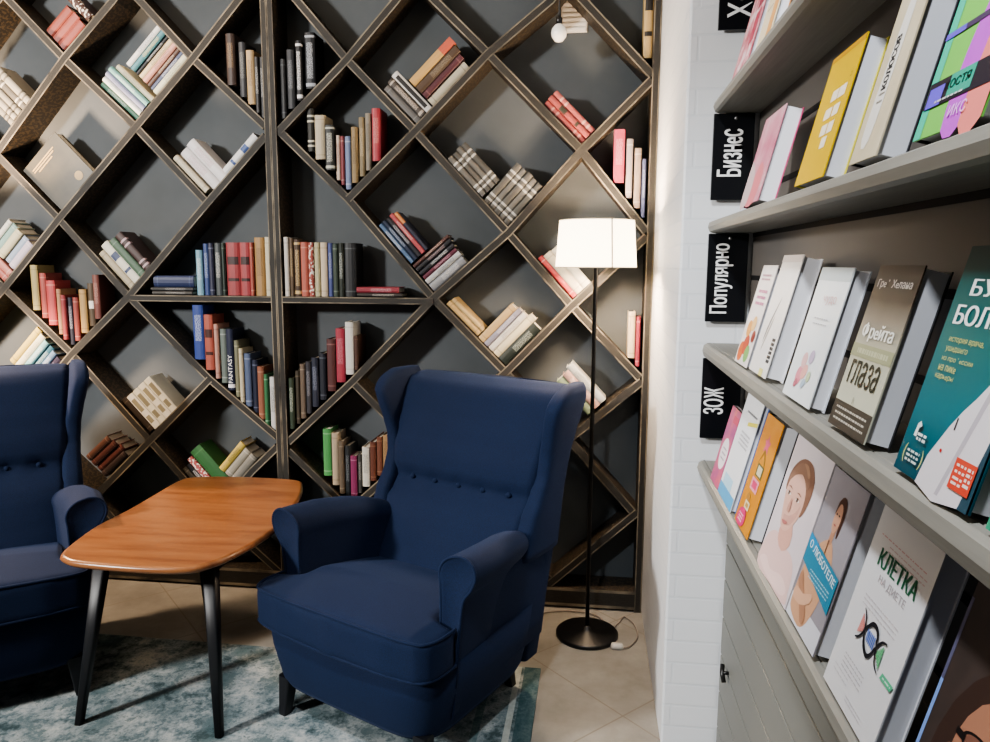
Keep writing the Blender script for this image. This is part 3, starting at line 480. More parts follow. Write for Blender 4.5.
def book_mat(col, txt, st):
    key = f'book cloth {col} {txt} {st}'
    if key in _m: return _m[key]
    t = NT(key, .5, .35)
    g = t.coord('Generated'); x, y, z = t.sep(g)
    base = dull(lin(col)); tc = dull(lin(txt)) if txt else base
    spine = t.math('LESS_THAN', y, .2)
    n = t.noise(t.coord('Object'), 25, 3)
    c = t.mix(t.math('MULTIPLY', n, .35), base, tuple(k*.62 for k in base[:3])+(1,))
    cc = t.near(x, .5, .3)
    marks = t.noise(t.scale(t.coord('Object'), 330, 0, 420), 1.0, 1, .4)
    glyph = t.math('GREATER_THAN', marks, .5)
    def AND(*a):
        r = a[0]
        for k in a[1:]: r = t.math('MULTIPLY', r, k)
        return r
    mask = None
    if txt:
        b1 = t.near(z, .10, .012); b2 = t.near(z, .90, .012)
        if st == 0: mask = AND(spine, t.math('MAXIMUM', b1, b2), .5)
        elif st == 1: mask = AND(spine, t.near(z, .58, .24), cc, glyph, .6)
        elif st == 2: mask = AND(spine, t.math('MAXIMUM', AND(t.near(z, .5, .32), cc, glyph), t.math('MAXIMUM', t.near(z, .93, .02), t.near(z, .07, .03))))
        elif st == 3:
            bands = t.near(z, .13, .022)
            for q in (.24, .70, .82): bands = t.math('MAXIMUM', bands, t.near(z, q, .022))
            mask = AND(spine, bands, .85)
        elif st == 4: mask = AND(spine, t.math('SUBTRACT', 1.0, AND(t.near(x, .5, .26), t.near(z, .5, .42))))
        elif st == 5: mask = AND(spine, t.math('GREATER_THAN', t.noise(t.coord('Object'), 90, 0), .56))
        elif st == 6: mask = AND(spine, t.math('GREATER_THAN', z, .72))
        elif st == 7: mask = AND(spine, t.math('MAXIMUM', t.near(z, .66, .075), t.near(z, .3, .03)), t.near(x, .5, .42))
        elif st == 8: mask = AND(spine, t.near(z, .07, .03))
        elif st == 9: mask = AND(spine, t.math('MAXIMUM', AND(t.near(z, .25, .10), t.near(x, .5, .30)), AND(t.near(z, .68, .18), t.near(x, .5, .30))), .8)
        elif st == 10: mask = AND(spine, t.near(z, .5, .09), t.near(x, .5, .38))
        if mask is not None: c = t.mix(mask, c, tc)
    return t.base(c)

M = dict(
    shelf=wood_shelf(), side=wood_side(), panel=panel_mat(), table=table_wood(), fabric=fabric(), rug=rug_mat(), floor=floor_mat(),
    brick_x=brick_mat('x'), brick_y=brick_mat('y'), paint=shelf_paint(),
    slat=mat('grey slatwall laminate', '5e5a56', .5), slot=mat('black slot', '0a0a0b', .7), cab=mat('grey cabinet front', '72736f', .5),
    black=mat('black lacquered metal', '0c0c0d', .35, .5), blackwood=mat('black painted wood', '15161a', .45),
    sign=mat('black sign board', '0d0f14', .35), white=mat('white lettering', 'e6e6e6', .6), pages=mat('book paper', 'd9d3c4', .85, .1), pages_white=mat('white book paper', 'd4d5da', .8, .1),
    plaster=mat('white ceiling plaster', 'cfcfcc', .9), cable=mat('clear grey cable', '8a8078', .4), steel=mat('screw steel', '8a8a8a', .35, .5, .8),
)
M['shade'] = shade_mat()

# ------------------------------------------------------------------ setting
D = 2.9; DB = 3.035
b = MB(); b.box(-4.2, .6, -1.2, 3.2, -.1, 0); struct(b.build('floor', M['floor']))
b = MB(); b.box(-4.2, .6, -1.2, 3.2, 2.85, 2.95); struct(b.build('ceiling', M['plaster']))
b = MB(); b.box(-4.2, .23, 3.06, 3.2, 0, 2.85); struct(b.build('wall_back', mat('grey plaster wall', '6a6a6a', .9)))
# brick pier: front face uses x/z bricks, side face y/z bricks
b = MB(); b.box(.2352, .6, 2.05, 3.2, 0, 2.85)
o = b.build('wall_pier', [M['brick_x'], M['brick_y']])
for p in o.data.polygons: p.material_index = 1 if abs(p.normal.x) > .5 else 0
md = o.modifiers.new('bevel', 'BEVEL'); md.width = .006; md.segments = 2; apply_mods(o); struct(o)
b = MB(); b.box(.47, .6, -1.2, 2.05, 0, 2.85); struct(b.build('wall_right', mat('white wall', 'c8cacc', .8)))

# ------------------------------------------------------------------ lattice bookcases
HT = .0158
def board(parent, pts, name='shelf_board', dy=0):
    """board of the given centre line on the front plane; the boards run back to the rear panel"""
    mb = MB(); L = 0
    n = len(pts)
    nor = []
    for i in range(n):
        a = Vector(pts[max(i-1, 0)]); c = Vector(pts[min(i+1, n-1)]); d = (c-a).normalized(); nor.append(Vector((-d.y, d.x)))
    for i in range(n-1):
        p, q = Vector(pts[i]), Vector(pts[i+1]); l = (q-p).length
        P = [p-nor[i]*HT, p+nor[i]*HT, q+nor[i+1]*HT, q-nor[i+1]*HT]
        f = [(a.x, D+dy, a.y) for a in P]; r = [(a.x, DB-dy, a.y) for a in P]
        vs = f+r
        fs = [(0, 1, 2, 3), (4, 7, 6, 5), (1, 5, 6, 2), (0, 3, 7, 4)]
        W = .135
        uv = [[(L, 0), (L, 1), (L+l, 1), (L+l, 0)], [(L, .5)]*4, [(L, .1), (L, .9), (L+l, .9), (L+l, .1)], [(L, .1), (L+l, .1), (L+l, .9), (L, .9)]]
        if i == 0: fs.append((0, 4, 5, 1)); uv.append([(0, .5)]*4)
        if i == n-2: fs.append((3, 2, 6, 7)); uv.append([(0, .5)]*4)
        o = len(mb.v); mb.v += vs
        for k, (ff, u) in enumerate(zip(fs, uv)):
            mb.f.append([o+j for j in ff]); mb.uv.append(u); mb.mi.append(0 if k == 0 else 1)
        L += l
    return mb.build(name, [M['shelf'], M['side']], parent, fixn=False)
def straight(parent, x0, x1, z0, z1, name, axis='v'):
    mb = MB()
    vs = [(x0, D-.004, z0), (x1, D-.004, z0), (x1, D-.004, z1), (x0, D-.004, z1), (x0, DB, z0), (x1, DB, z0), (x1, DB, z1), (x0, DB, z1)]
    fs = [(0, 1, 2, 3), (5, 4, 7, 6), (4, 0, 3, 7), (1, 5, 6, 2), (3, 2, 6, 7), (4, 5, 1, 0)]
    if axis == 'v':
        uf = [(z0, 0), (z0, 1), (z1, 1), (z1, 0)]; us = [(z0, .1), (z0, .9), (z1, .9), (z1, .1)]; ue = [(0, .5)]*4
        uv = [uf, us, us, us, ue, ue]
    else:
        uf = [(x0, 0), (x1, 0), (x1, 1), (x0, 1)]; us = [(x0, .1), (x1, .1), (x1, .9), (x0, .9)]; ue = [(0, .5)]*4
        uv = [uf, us, ue, ue, us, us]
    mb.add(vs, fs, uv)
    mb.mi = [0]+[1]*5
    return mb.build(name, [M['shelf'], M['side']], parent, fixn=False)
Nn = NODES
ZT = 2.62
caseL = empty('lattice_bookcase', (-2.02, D, 0), 0, 'left dark wooden lattice bookcase with blue grey back, behind left armchair and table', 'bookcase', 'twin lattice bookcases')
caseR = empty('lattice_bookcase', (-.53, D, 0), 0, 'right dark wooden lattice bookcase with blue grey back, behind right armchair and lamp', 'bookcase', 'twin lattice bookcases')
parts = []
def B(case, *pts):
    q = [Nn[p] if isinstance(p, str) else p for p in pts]
    rising = (q[-1][1]-q[0][1])*(q[-1][0]-q[0][0]) > 0
    parts.append((case, board(case, q, dy=.0 if rising else .0012)))
xl, xr = -1.241, .207
B(caseR, (xl, 2.50), 'top5', 'E', 'F', 'J', 'L', 'O')
B(caseR, (-.85, 2.61), 'top7', 'G', 'I', 'M')
B(caseR, (-.30, 2.61), 'top9', (.207, 2.087))
B(caseR, (xl, 1.922), 'P', 'K', 'N', 'lo4', 'Y')
B(caseR, 'X', 'W2', (-.12, .098))
B(caseR, (xl, .618), 'lo1', 'V29', (-.70, .085))
B(caseR, (xl, 1.905), 'E', 'top6', (-.55, 2.61))
B(caseR, 'P', 'F', 'G', 'top8', (.06, 2.61))
B(caseR, 'K', 'J', 'I', (.207, 2.071))
B(caseR, (xl, .655), 'X', 'K')
B(caseR, (xl, .13), 'V29', 'W2', 'N', 'L', (.207, 1.504))
B(caseR, (.207, .95), 'V15', (-.78, .098))
B(caseR, (.207, .422), 'lo3', (-.15, .088))
ll = -1.2895; lx = -2.735
B(caseL, (ll, 2.49), 'top4', 'B1', 'B', 'C', 'S', (lx, 1.05))
B(caseL, (-1.735, 2.61), 'top2', 'A2', 'le', (lx, 1.575))
B(caseL, (-2.24, 2.61), (lx, 2.08))
B(caseL, (-2.52, 2.61), 'top1', 'A2', 'B', 'U')
B(caseL, (-1.97, 2.61), 'top3', 'B1', (ll, 1.932))
B(caseL, (lx, 2.08), 'le2', 'C', 'Q')
B(caseL, (ll, 1.895), 'U', 'Q', 'T', 'V26', (lx, .46))
B(caseL, (lx, 1.53), 'S', 'T', 'W', 'lo5', 'V21', (ll, .07))
B(caseL, 'Q', 'V', (ll, .677))
B(caseL, 'V', 'W', (-2.14, .375), (-2.45, .085))
B(caseL, (ll, .634), 'lo6', 'V21', (-1.81, .088))
B(caseL, (lx, .96), 'V26', (-2.14, .375), (-1.88, .085))
B(caseL, (lx, .40), (-2.42, .085))
straight(caseL, Nn['Q'][0]+.01, -1.290, SHELF_Z-.026, SHELF_Z, 'shelf_board', 'h')
straight(caseR, -1.240, Nn['K'][0]+.002, SHELF_Z-.026, SHELF_Z, 'shelf_board', 'h')
straight(caseL, -1.290, -1.2652, .0, ZT+.03, 'side_post'); straight(caseR, -1.2638, -1.240, .0, ZT+.03, 'side_post')
straight(caseR, .206, .2335, 0, ZT+.03, 'side_post'); straight(caseL, -2.762, -2.73, 0, ZT+.03, 'side_post')
straight(caseL, -2.73, -1.290, ZT-.003, ZT+.03, 'top_rail', 'h'); straight(caseR, -1.240, .206, ZT-.003, ZT+.03, 'top_rail', 'h')
straight(caseL, -2.73, -1.290, .01, .088, 'bottom_rail', 'h'); straight(caseR, -1.240, .206, .01, .088, 'bottom_rail', 'h')
for c_, x0, x1 in ((caseL, -2.762, -1.2665), (caseR, -1.2635, .2335)):
    mb = MB(); mb.box(x0, x1, DB, DB+.012, 0, ZT+.03); mb.build('back_panel', M['panel'], c_)
bpy.context.view_layer.update()
for c_ in (caseL, caseR):
    for ch in c_.children: ch.matrix_parent_inverse = c_.matrix_world.inverted()

# small white slatted vent on the bookcase back, top right
# ------------------------------------------------------------------ books in the bookcases
def book_mesh(t, H, d):
    """cover: two boards joined by a rounded spine (spine towards -y); x thickness, z height from 0"""
    bt = min(.0024, t*.16); h = t/2
    out = [(-h, d), (-h, .004), (-h*.72, .0008), (-h*.3, -.0012), (h*.3, -.0012), (h*.72, .0008), (h, .004), (h, d)]
    inn = [(h-bt, d), (h-bt, .006), (-h+bt, .006), (-h+bt, d)]
    c = MB(); c.prism(out+inn, 0, H)
    p = MB(); p.box(-h+bt+.0003, h-bt-.0003, .0063, d-.004, .004, H-.004)
    return c, p
fant = None
for (cx, cz, a, t, H, d, yf, col, txt, st, label, group) in BOOKS:
    c, p = book_mesh(t, H, d)
    o = c.build('book', book_mat(col, txt, st))
    o.location = (cx, yf, cz); o.rotation_euler = (0, a, 0)
    tag(o, label, 'book', group)
    p.build('pages', M['pages'], o)
    if st == 8:
        vs, fs = text_geo('FANTASY', H*.46, t*.62)
        q = MB(); q.add([(t*.31-y_, -.0018, H*.12+x_) for x_, y_, d_ in vs], fs); q.build('spine_lettering', M['white'], o, fixn=False)
# big album lying face out in the cell right of the red trio
def album():
    V = Vector(Nn['C']); R_ = (Vector(Nn['B'])-V).normalized(); ang = math.atan2(R_.y, R_.x); w, hgt = .222, .243
    nrm = Vector((-R_.y, R_.x)); base = V+R_*(HT+.006)+nrm*(HT+.0015)
    o = empty('album', (base.x, D+.028, base.y), 0, 'large dark olive album facing out with gold lettering, tilted on its corner', 'book')
    o.rotation_euler = (0, -ang, 0)
    c = MB(); c.box(0, w, 0, .004, 0, hgt); c.box(0, w, .040, .044, 0, hgt); c.box(0, .004, .004, .040, 0, hgt)
    t = NT('dark olive album cover', .4, .4); n = t.noise(t.coord('Object'), 9, 4)
    c.build('cover', t.base(t.ramp(n, [(.3, lin('322f24')), (.7, lin('484232'))])), o, bevel=.001)
    p = MB(); p.box(.006, w-.004, .0045, .0395, .004, hgt-.004); p.build('pages', M['pages'], o)
    gold = mat('gold print', '9c8454', .4)
    # lettering runs along the left upper edge (album turned on its corner)
    l = MB()
    for yy, x0, x1 in ((.208, .03, .17), (.198, .03, .16), (.186, .05, .14)): l.box(x0, x1, -.0012, 0, yy-.0026, yy+.0026)
    l.build('lettering', gold, o)
    e = MB(); e.loft([[(.165+.019*math.cos(k*PI/12), yv, .05+.019*math.sin(k*PI/12)) for k in range(24)] for yv in (-.0012, 0)]); e.build('emblem', gold, o)
album()

# ------------------------------------------------------------------ armchairs
def ring(x0, x1, y0, y1, z, n=44, e=5.0, crown=0):
    cx, cy, rx, ry = (x0+x1)/2, (y0+y1)/2, (x1-x0)/2, (y1-y0)/2; out = []
    for k in range(n):
        a = 2*PI*k/n; c, s = math.cos(a), math.sin(a)
        out.append((cx+rx*math.copysign(abs(c)**(2/e), c), cy+ry*math.copysign(abs(s)**(2/e), s), z))
    return out
def interp(tab, v):
    if v <= tab[0][0]: return tab[0][1:]
    for a, b_ in zip(tab, tab[1:]):
        if v <= b_[0]:
            t = (v-a[0])/(b_[0]-a[0]); t = t*t*(3-2*t)*.5+t*.5
            return tuple(p+(q-p)*t for p, q in zip(a[1:], b_[1:]))
    return tab[-1][1:]
def make_chair(label):
    r = empty('wingback_armchair', (0, 0, 0), 0, label, 'armchair', 'navy wingback armchairs')
    F = M['fabric']
    # body: tapered skirt
    mb = MB()
    mb.loft([ring(-.300, .300, -.285, .25, .112, e=6), ring(-.310, .310, -.298, .265, .135, e=6), ring(-.334, .330, -.316, .285, .24, e=6), ring(-.344, .336, -.322, .30, .325, e=6)])
    for s in (-1, 1):
        rs = []
        for z in (.20, .26, .34, .42, .48, .51):
            k = .012 if z > .5 else 0
            yr = .30+.20*(z-.13)/.87-.012; rs.append(ring(s*.300-.022+k, s*.300+.022-k, -.14, yr-k, z, e=6))
        mb.loft(rs)
    mb.build('frame', F, r, smooth=True)
    # outer back
    mb = MB(); rs = []
    for z in [.13, .25, .4, .55, .7, .8, .88, .93, .965, .985]:
        yr = .30+.20*(z-.13)/.87; w = .305+.03*min(1, z/.8)
        k = 0 if z < .95 else (.012 if z < .98 else .035)
        rs.append(ring(-w+k, w-k, yr-.10+k, yr-k, z, e=8))
    mb.loft(rs); mb.build('outer_back', F, r, smooth=True)
    # arms
    prof = [(.314, .16), (.330, .30), (.340, .42), (.352, .50), (.376, .535), (.392, .570), (.389, .600), (.370, .620), (.345, .626), (.310, .618), (.284, .598), (.272, .570), (.275, .535), (.276, .46), (.274, .36), (.272, .16)]
    for s in (-1, 1):
        mb = MB(); rs = []
        P = smoothpoly(prof, 3)
        cxx = .335
        for y, k, dz in ((-.188, .80, 0), (-.192, .93, 0), (-.186, .985, 0), (-.17, 1, 0), (-.05, 1, -.006), (.06, .96, -.018), (.13, .90, -.032), (.19, .80, -.048), (.24, .68, -.062), (.275, .5, -.08)):
            shift = -.075*max(0, (y+.08)/.35)**1.2
            zc = .58
            rs.append([(s*(cxx+shift+(x-cxx)*k), y, (z if z < .3 else zc+(z-zc)*k if z > .45 else z)+dz*(1 if z > .45 else 0)) for x, z in P])
        mb.loft(rs); arm = mb.build('arm', F, r, smooth=True)
        # piping round the scroll front
        q = MB(); pts = [(s*(cxx+(x-cxx)*.97), -.189, .58+(z-.58)*.97 if z > .45 else z) for x, z in P if z > .22]
        i0 = max(range(len(pts)-1), key=lambda i: (Vector(pts[i])-Vector(pts[i+1])).length)
        q.tube(pts, .0045, 6); q.build('piping', F, arm, smooth=True)
        # wing
        wt = [(.48, .16, .39, .262, .338), (.54, .19, .40, .264, .338), (.60, .215, .41, .268, .338), (.66, .258, .42, .274, .338), (.72, .286, .43, .282, .342), (.78, .292, .44, .290, .348), (.84, .284, .455, .300, .358), (.90, .272, .47, .308, .370), (.94, .268, .482, .314, .378), (.97, .286, .49, .316, .380), (.99, .32, .49, .320, .374), (1.006, .36, .48, .328, .366)]
        mb = MB(); rs = []
        zs = [.48+i*.02 for i in range(26)]+[.99, .998, 1.006]
        for z in zs:
            yf, yr, xi, xo = interp(wt, z)
            # cross-section: plate thin at the front lip, thicker towards the back
            n = 28; rr = []
            for (px, py) in ring(xi, xo, yf, yr, z, n=36, e=3.6) and [(p[0], p[1]) for p in ring(xi, xo, yf, yr, z, n=36, e=3.6)]:
                u = (py-yf)/(yr-yf)
                flare = .012*(1-u)*max(0, (z-.8)/.2)
                rr.append((s*(px+flare), py, z))
            rs.append(rr)
        mb.loft(rs); w = mb.build('wing', F, r, smooth=True)
    # back cushion, front surface pinched at the button line
    ct = [(.36, .11), (.40, .125), (.46, .15), (.52, .175), (.58, .205), (.61, .24), (.645, .268), (.68, .258), (.73, .266), (.81, .298), (.88, .330), (.94, .360), (.97, .386), (.99, .425), (.998, .455)]
    mb = MB(); rs = []
    nx = 25
    for z in [.36+i*.02 for i in range(31)]+[.97, .98, .987, .993, .998]:
        yf = interp(ct, z)[0]; yr = max(.30+.20*(z-.13)/.87-.04, yf+.03)
        w = .268+.056*max(0, (z-.5)/.5); row = []
        top = .018 if z > .995 else 0
        for i in range(nx):
            u = -1+2*i/(nx-1); bulge = .018*(abs(u)**4)
            dim = 0
            if abs(z-.645) < .05:
                for bx in (-.2, -.1, 0, .1, .2):
                    dd = ((u*w-bx)**2+(z-.645)**2)**.5
                    dim += .012*math.exp(-(dd/.022)**2)
            row.append((u*(w-top), yf+bulge+dim, z-(.006*abs(u)**3 if z > .98 else 0)))
        for i in range(nx):
            u = 1-2*i/(nx-1); row.append((u*(w-top), yr, z-(.006*abs(u)**3 if z > .98 else 0)))
        rs.append(row)
    mb.loft(rs); bc = mb.build('back_cushion', F, r, smooth=True)
    for bx in (-.2, -.1, 0, .1, .2):
        q = MB(); q.lathe([(.0005, .008), (.006, .0065), (.0095, .003), (.010, 0), (.006, -.004)], n=16)
        o = q.build('button', F, bc, smooth=True); o.location = (bx, .274, .646); o.rotation_euler = (PI/2-.35, 0, 0)
    # seat cushion: T shape wrapping in front of the arms
    pts = [(-.345, -.20), (-.347, -.265), (-.336, -.305), (-.305, -.330), (-.2, -.346), (0, -.353), (.2, -.346), (.300, -.330), (.328, -.305), (.338, -.265), (.338, -.20), (.268, -.196), (.258, -.18), (.258, .18), (-.258, .18), (-.258, -.18), (-.268, -.196)]
    mb = MB(); mb.prism(pts, .312, .428); o = mb.build('seat_cushion', F, r, remesh=.011, smooth_it=7, smooth=True)
    for v in o.data.vertices:
        if v.co.z > .36:
            fx = max(0, 1-(v.co.x/.33)**2); fy = max(0, 1-((v.co.y+.1)/.27)**2)
            v.co.z += .030*fx*(.35+.65*fy)*(v.co.z-.36)/.07-.055*max(0, (v.co.y+.12)/.29)
    q = MB()
    fr = smoothpoly(pts[0:11], 4, closed=False)
    for zz, k in ((.424, .985), (.320, .985)):
        q.tube([(x*k, y*k if y < 0 else y, zz+(.010*max(0, 1-(x/.33)**2) if zz > .4 else 0)) for x, y in fr], .0045, 6)
    q.build('piping', F, o, smooth=True)
    # legs
    for x, y, k in ((-.265, -.255, 1), (.265, -.255, 1), (-.21, .235, 1), (.21, .235, 1)):
        q = MB(); dy = -.01 if y < 0 else .025; dx = .012*(1 if x > 0 else -1)
        q.loft([ring(x+dx-.015, x+dx+.015, y+dy-.015, y+dy+.015, 0, 20, 6), ring(x-.024, x+.024, y-.024, y+.024, .13, 20, 6)])
        q.build('leg', M['blackwood'], r)
    return r
RUGT = .009
ch1 = make_chair('navy fabric wingback armchair with buttoned back, standing right of the wooden table')
ch2 = copy_tree(ch1)
ch1.location = (-.548, 2.158, RUGT+.001); ch1.rotation_euler = (0, 0, math.radians(-26))
ch2.location = (-1.996, 2.095, RUGT+.001); ch2.rotation_euler = (0, 0, math.radians(38))
ch2['label'] = 'navy fabric wingback armchair cut off by the left edge, left of the wooden table'

# ------------------------------------------------------------------ rug
mb = MB(); mb.box(-3.1, 0, -1.55, 0, 0, RUGT)
o = mb.build('rug', M['rug'], bevel=.003); o.location = (-.14, 2.41, .0005); o.rotation_euler = (0, 0, math.radians(-.6)); tag(o, 'distressed teal and cream patterned rug under the table and armchairs', 'rug')

# ------------------------------------------------------------------ table
tb = empty('coffee_table', (-1.285, 2.27, RUGT+.001), 0, 'orange brown wooden table with rounded boat shaped top and black tapered legs', 'table')
top = [(-.13, -.452), (.04, -.462), (.17, -.448), (.225, -.40), (.265, -.28), (.286, -.10), (.276, .10), (.240, .28), (.196, .40), (.155, .448), (.0, .462), (-.17, .452), (-.275, .425), (-.302, .37), (-.295, .20), (-.286, .02), (-.272, -.15), (-.25, -.30), (-.225, -.395), (-.19, -.432)]
P = smoothpoly([((x*1.05-.004, y*.93) if y < 0 else (x, y)) for x, y in top], 5)
cxm = sum(p[0] for p in P)/len(P)
def off(k): return [(x*(1-k/.28), y*(1-k/.46)) for x, y in P]
mb = MB(); zt = .552
rings_ = []
for k, z in ((.030, zt-.028), (.012, zt-.024), (.003, zt-.017), (0, zt-.011), (.002, zt-.005), (.007, zt-.001), (.012, zt)):
    rings_.append([(x, y, z-RUGT) for x, y in off(k)])
mb.loft(rings_); mb.build('tabletop', M['table'], tb, smooth=False)
for p in tb.children[0].data.polygons: p.use_smooth = len(p.vertices) == 4
mb = MB()
zz = .552-.028-RUGT
for y0, y1 in ((-.27, -.245), (.245, .27)): mb.box(-.17, .17, y0, y1, zz-.05, zz+.001)
for x0, x1 in ((-.185, -.16), (.16, .185)): mb.box(x0, x1, -.27, .27, zz-.05, zz+.001)
mb.build('apron', M['blackwood'], tb)
for sx in (-1, 1):
    for sy in (-1, 1):
        q = MB(); x0, y0 = sx*.225, sy*.365; x1, y1 = sx*.172, sy*.27
        if sy > 0: x0 = sx*.20
        q.loft([ring(x0-.011, x0+.011, y0-.011, y0+.011, 0, 20, 5), ring(x1-.023, x1+.023, y1-.019, y1+.019, zz, 20, 5)])
        q.build('leg', M['blackwood'], tb, smooth=True)

# ------------------------------------------------------------------ floor lamp
lx_, ly_ = .017, 2.683
lp = empty('floor_lamp', (lx_, ly_, 0), 0, 'black floor lamp with lit cream drum shade beside the white brick pier', 'floor lamp')
q = MB(); q.lathe([(.03, 0), (.115, 0), (.1175, .004), (.1175, .012), (.112, .017), (.02, .021), (.012, .03), (.0095, .04)], n=56); q.build('base', M['black'], lp, smooth=True, bevel=0)
q = MB(); q.lathe([(.0075, .03), (.0075, 1.40), (.011, 1.402), (.011, 1.415), (.006, 1.42), (.006, 1.46)], n=16); q.build('pole', M['black'], lp, smooth=True)
n = 64
q = MB(); q.loft([[(rr*math.cos(2*PI*k/n), rr*math.sin(2*PI*k/n), z) for k in range(n)] for rr, z in ((.143, 1.388), (.131, 1.552), (.1295, 1.552), (.1415, 1.388))], cap=False)
sh = q.build('lamp_shade', M['shade'], lp, smooth=True)
q = MB()
for rr, z in ((.1432, 1.389), (.1312, 1.551)): q.tube([(rr*math.cos(2*PI*k/48), rr*math.sin(2*PI*k/48), z) for k in range(48)], .0018, 6, closed=True)
q.build('trim', mat('cream shade trim', 'cbbfa8', .8), sh)
sa = math.radians(-68)
q = MB(); q.tube([(.1440*math.cos(sa), .1440*math.sin(sa), 1.389), (.1318*math.cos(sa), .1318*math.sin(sa), 1.551)], .0024, 6); q.build('seam', mat('shade seam', '15110e', .9), sh)
q = MB()
for a in (0, 2*PI/3, 4*PI/3): q.tube([(.006*math.cos(a), .006*math.sin(a), 1.425), (.138*math.cos(a), .138*math.sin(a), 1.405)], .002, 6)
q.build('shade_holder', M['black'], lp)
q = MB(); q.lathe([(.008, 1.46), (.012, 1.465), (.022, 1.49), (.026, 1.505), (.02, 1.525), (.006, 1.535)], n=20)
bm_ = bpy.data.materials.new('lamp bulb glass'); bm_.use_nodes = True; bb = bm_.node_tree.nodes['Principled BSDF']; bb.inputs['Emission Color'].default_value = (1, .8, .55, 1); bb.inputs['Emission Strength'].default_value = 8
q.build('bulb', bm_, lp, smooth=True)
def light(name, typ, loc, energy, col, size=.1, rot=None, **kw):
    l = bpy.data.lights.new(name, typ); l.energy = energy; l.color = col
    if typ == 'AREA': l.size = size
    elif typ == 'POINT': l.shadow_soft_size = size
    elif typ == 'SPOT': l.shadow_soft_size = size
    for k, v in kw.items(): setattr(l, k, v)
    o = bpy.data.objects.new(name, l); C.objects.link(o); o.location = loc
    if rot is not None: o.rotation_euler = rot
    return o
light('lamp_glow', 'POINT', (lx_, ly_, 1.505), 230, (1, .74, .50), .028)
light('lamp_glow_low', 'POINT', (lx_, ly_, 1.435), 30, (1, .74, .50), .028)
# cable from the lamp along the floor with an inline switch
pts = smoothpoly([(.10, 2.70, .006), (.145, 2.80, .006), (.165, 2.84, .006), (.20, 2.78, .006), (.205, 2.68, .006), (.165, 2.60, .006), (.125, 2.61, .006), (.128, 2.64, .006)], 8, closed=False)
pts2 = smoothpoly([(.11, 2.72, .006), (0.05, 2.84, .006), (-.08, 2.86, .006), (-.19, 2.80, .006), (-.17, 2.70, .006), (-.26, 2.66, .006)], 8, closed=False)
cb = MB(); cb.tube(pts, .003, 6); o = cb.build('power_cable', M['cable'], smooth=True); tag(o, 'thin clear cable looping on the floor right of the lamp base', 'cable', 'lamp cables')
q = MB(); q.loft([ring(.105, .150, 2.585, 2.612, .0, 16, 4), ring(.103, .152, 2.583, 2.614, .008, 16, 4), ring(.108, .147, 2.588, 2.609, .019, 16, 4)]); q.build('inline_switch', mat('clear grey plastic', 'b8b6b0', .2), o, smooth=True)
cb = MB(); cb.tube(pts2, .003, 6); o = cb.build('power_cable', M['cable'], smooth=True); tag(o, 'thin brown cable on the floor between armchair and lamp base', 'cable', 'lamp cables')

# hanging bulb and its white vent near the top right cell
pb = empty('pendant_bulb', (-.135, 2.86, 2.232), 0, 'small white round bulb hanging on a dark cord before the bookcase top', 'lamp')
q = MB(); q.lathe([(.002, -.032), (.014, -.029), (.026, -.014), (.029, 0), (.026, .014), (.016, .026), (.010, .031)], n=24); q.build('bulb', mat('opal glass', 'eeeeea', .15, .5), pb, smooth=True)
q = MB(); q.lathe([(.011, .028), (.012, .05), (.005, .06)], n=16); q.build('socket', M['black'], pb, smooth=True)
q = MB(); q.tube([(0, 0, .055), (0, 0, .617)], .003, 8); q.build('cord', M['black'], pb)
vt = empty('vent_grille', (-.085, 3.033, 2.33), 0, 'small white slatted vent on the bookcase back beside the hanging bulb', 'vent')
q = MB(); q.box(-.05, .05, -.006, 0, -.05, .09); q.build('frame', mat('vent white', 'c8c2b8', .6), vt, bevel=.002)
for k in range(7):
    q = MB(); q.box(-.044, .044, -.010, -.005, -.044+k*.018, -.034+k*.018); q.build('slat', mat('vent slat white', 'd8d2c8', .6), vt)

# ------------------------------------------------------------------ display shelf unit on the right wall
XS = .30; YF = 2.045; YN = -.5
un = empty('display_shelf_unit', (.36, .8, 0), 0, 'grey slat backed display shelves with book ledges over a plank fronted cabinet', 'shelf unit')
def upart(mb, name, m, **k):
    o = mb.build(name, m, un, **k); o.matrix_parent_inverse = Matrix.Translation((-.36, -.8, 0)); return o
for zt_, th in ((2.10, .030), (1.812, .028), (1.512, .030), (1.192, .038), (.868, .032)):
    mb = MB()
    # rounded nose profile in x/z, run along y
    pr = [(XS+.012, zt_-th), (XS+.004, zt_-th*.88), (XS, zt_-th*.5), (XS+.003, zt_-th*.12), (XS+.010, zt_), (XS+.020, zt_), (XS+.0225, zt_-.003), (XS+.025, zt_-.001), (.42, zt_-.001), (.42, zt_-th)]
    rs = []
    for y, k in ((YN, 0), (YF-.02, 0), (YF-.006, .004), (YF, .014)):
        rs.append([(x+k*(1 if x < XS+.015 else 0), y, z) for x, z in pr])
    mb.loft(rs); upart(mb, 'shelf', M['paint'])
mb = MB(); mb.box(.42, .47, YN, YF, .84, 2.5)
o = upart(mb, 'back_panel', M['slat'])
k = 0
for zs in [.925+.1105*i for i in range(13)]:
    q = MB(); q.box(.4185, .4215, YN, YF-.003, zs-.006, zs+.006); upart(q, 'panel_slot', M['slot'])
cab = MB(); cab.box(.398, .47, YN, 2.04, .0, .835); upart(cab, 'cabinet', M['slot'])
edges = [.012, .085, .195, .308, .42, .533, .636, .745, .832]
for z0, z1 in zip(edges, edges[1:]):
    q = MB(); q.box(.390, .3985, YN, 2.038, z0+.003, z1-.003); upart(q, 'cabinet_plank', M['cab'], bevel=.0015)
q = MB(); q.tube([(.391, 1.915, .319), (.375, 1.915, .319)], .005, 8); q.tube([(.376, 1.93, .335), (.373, 1.915, .319), (.376, 1.90, .300)], .006, 8)
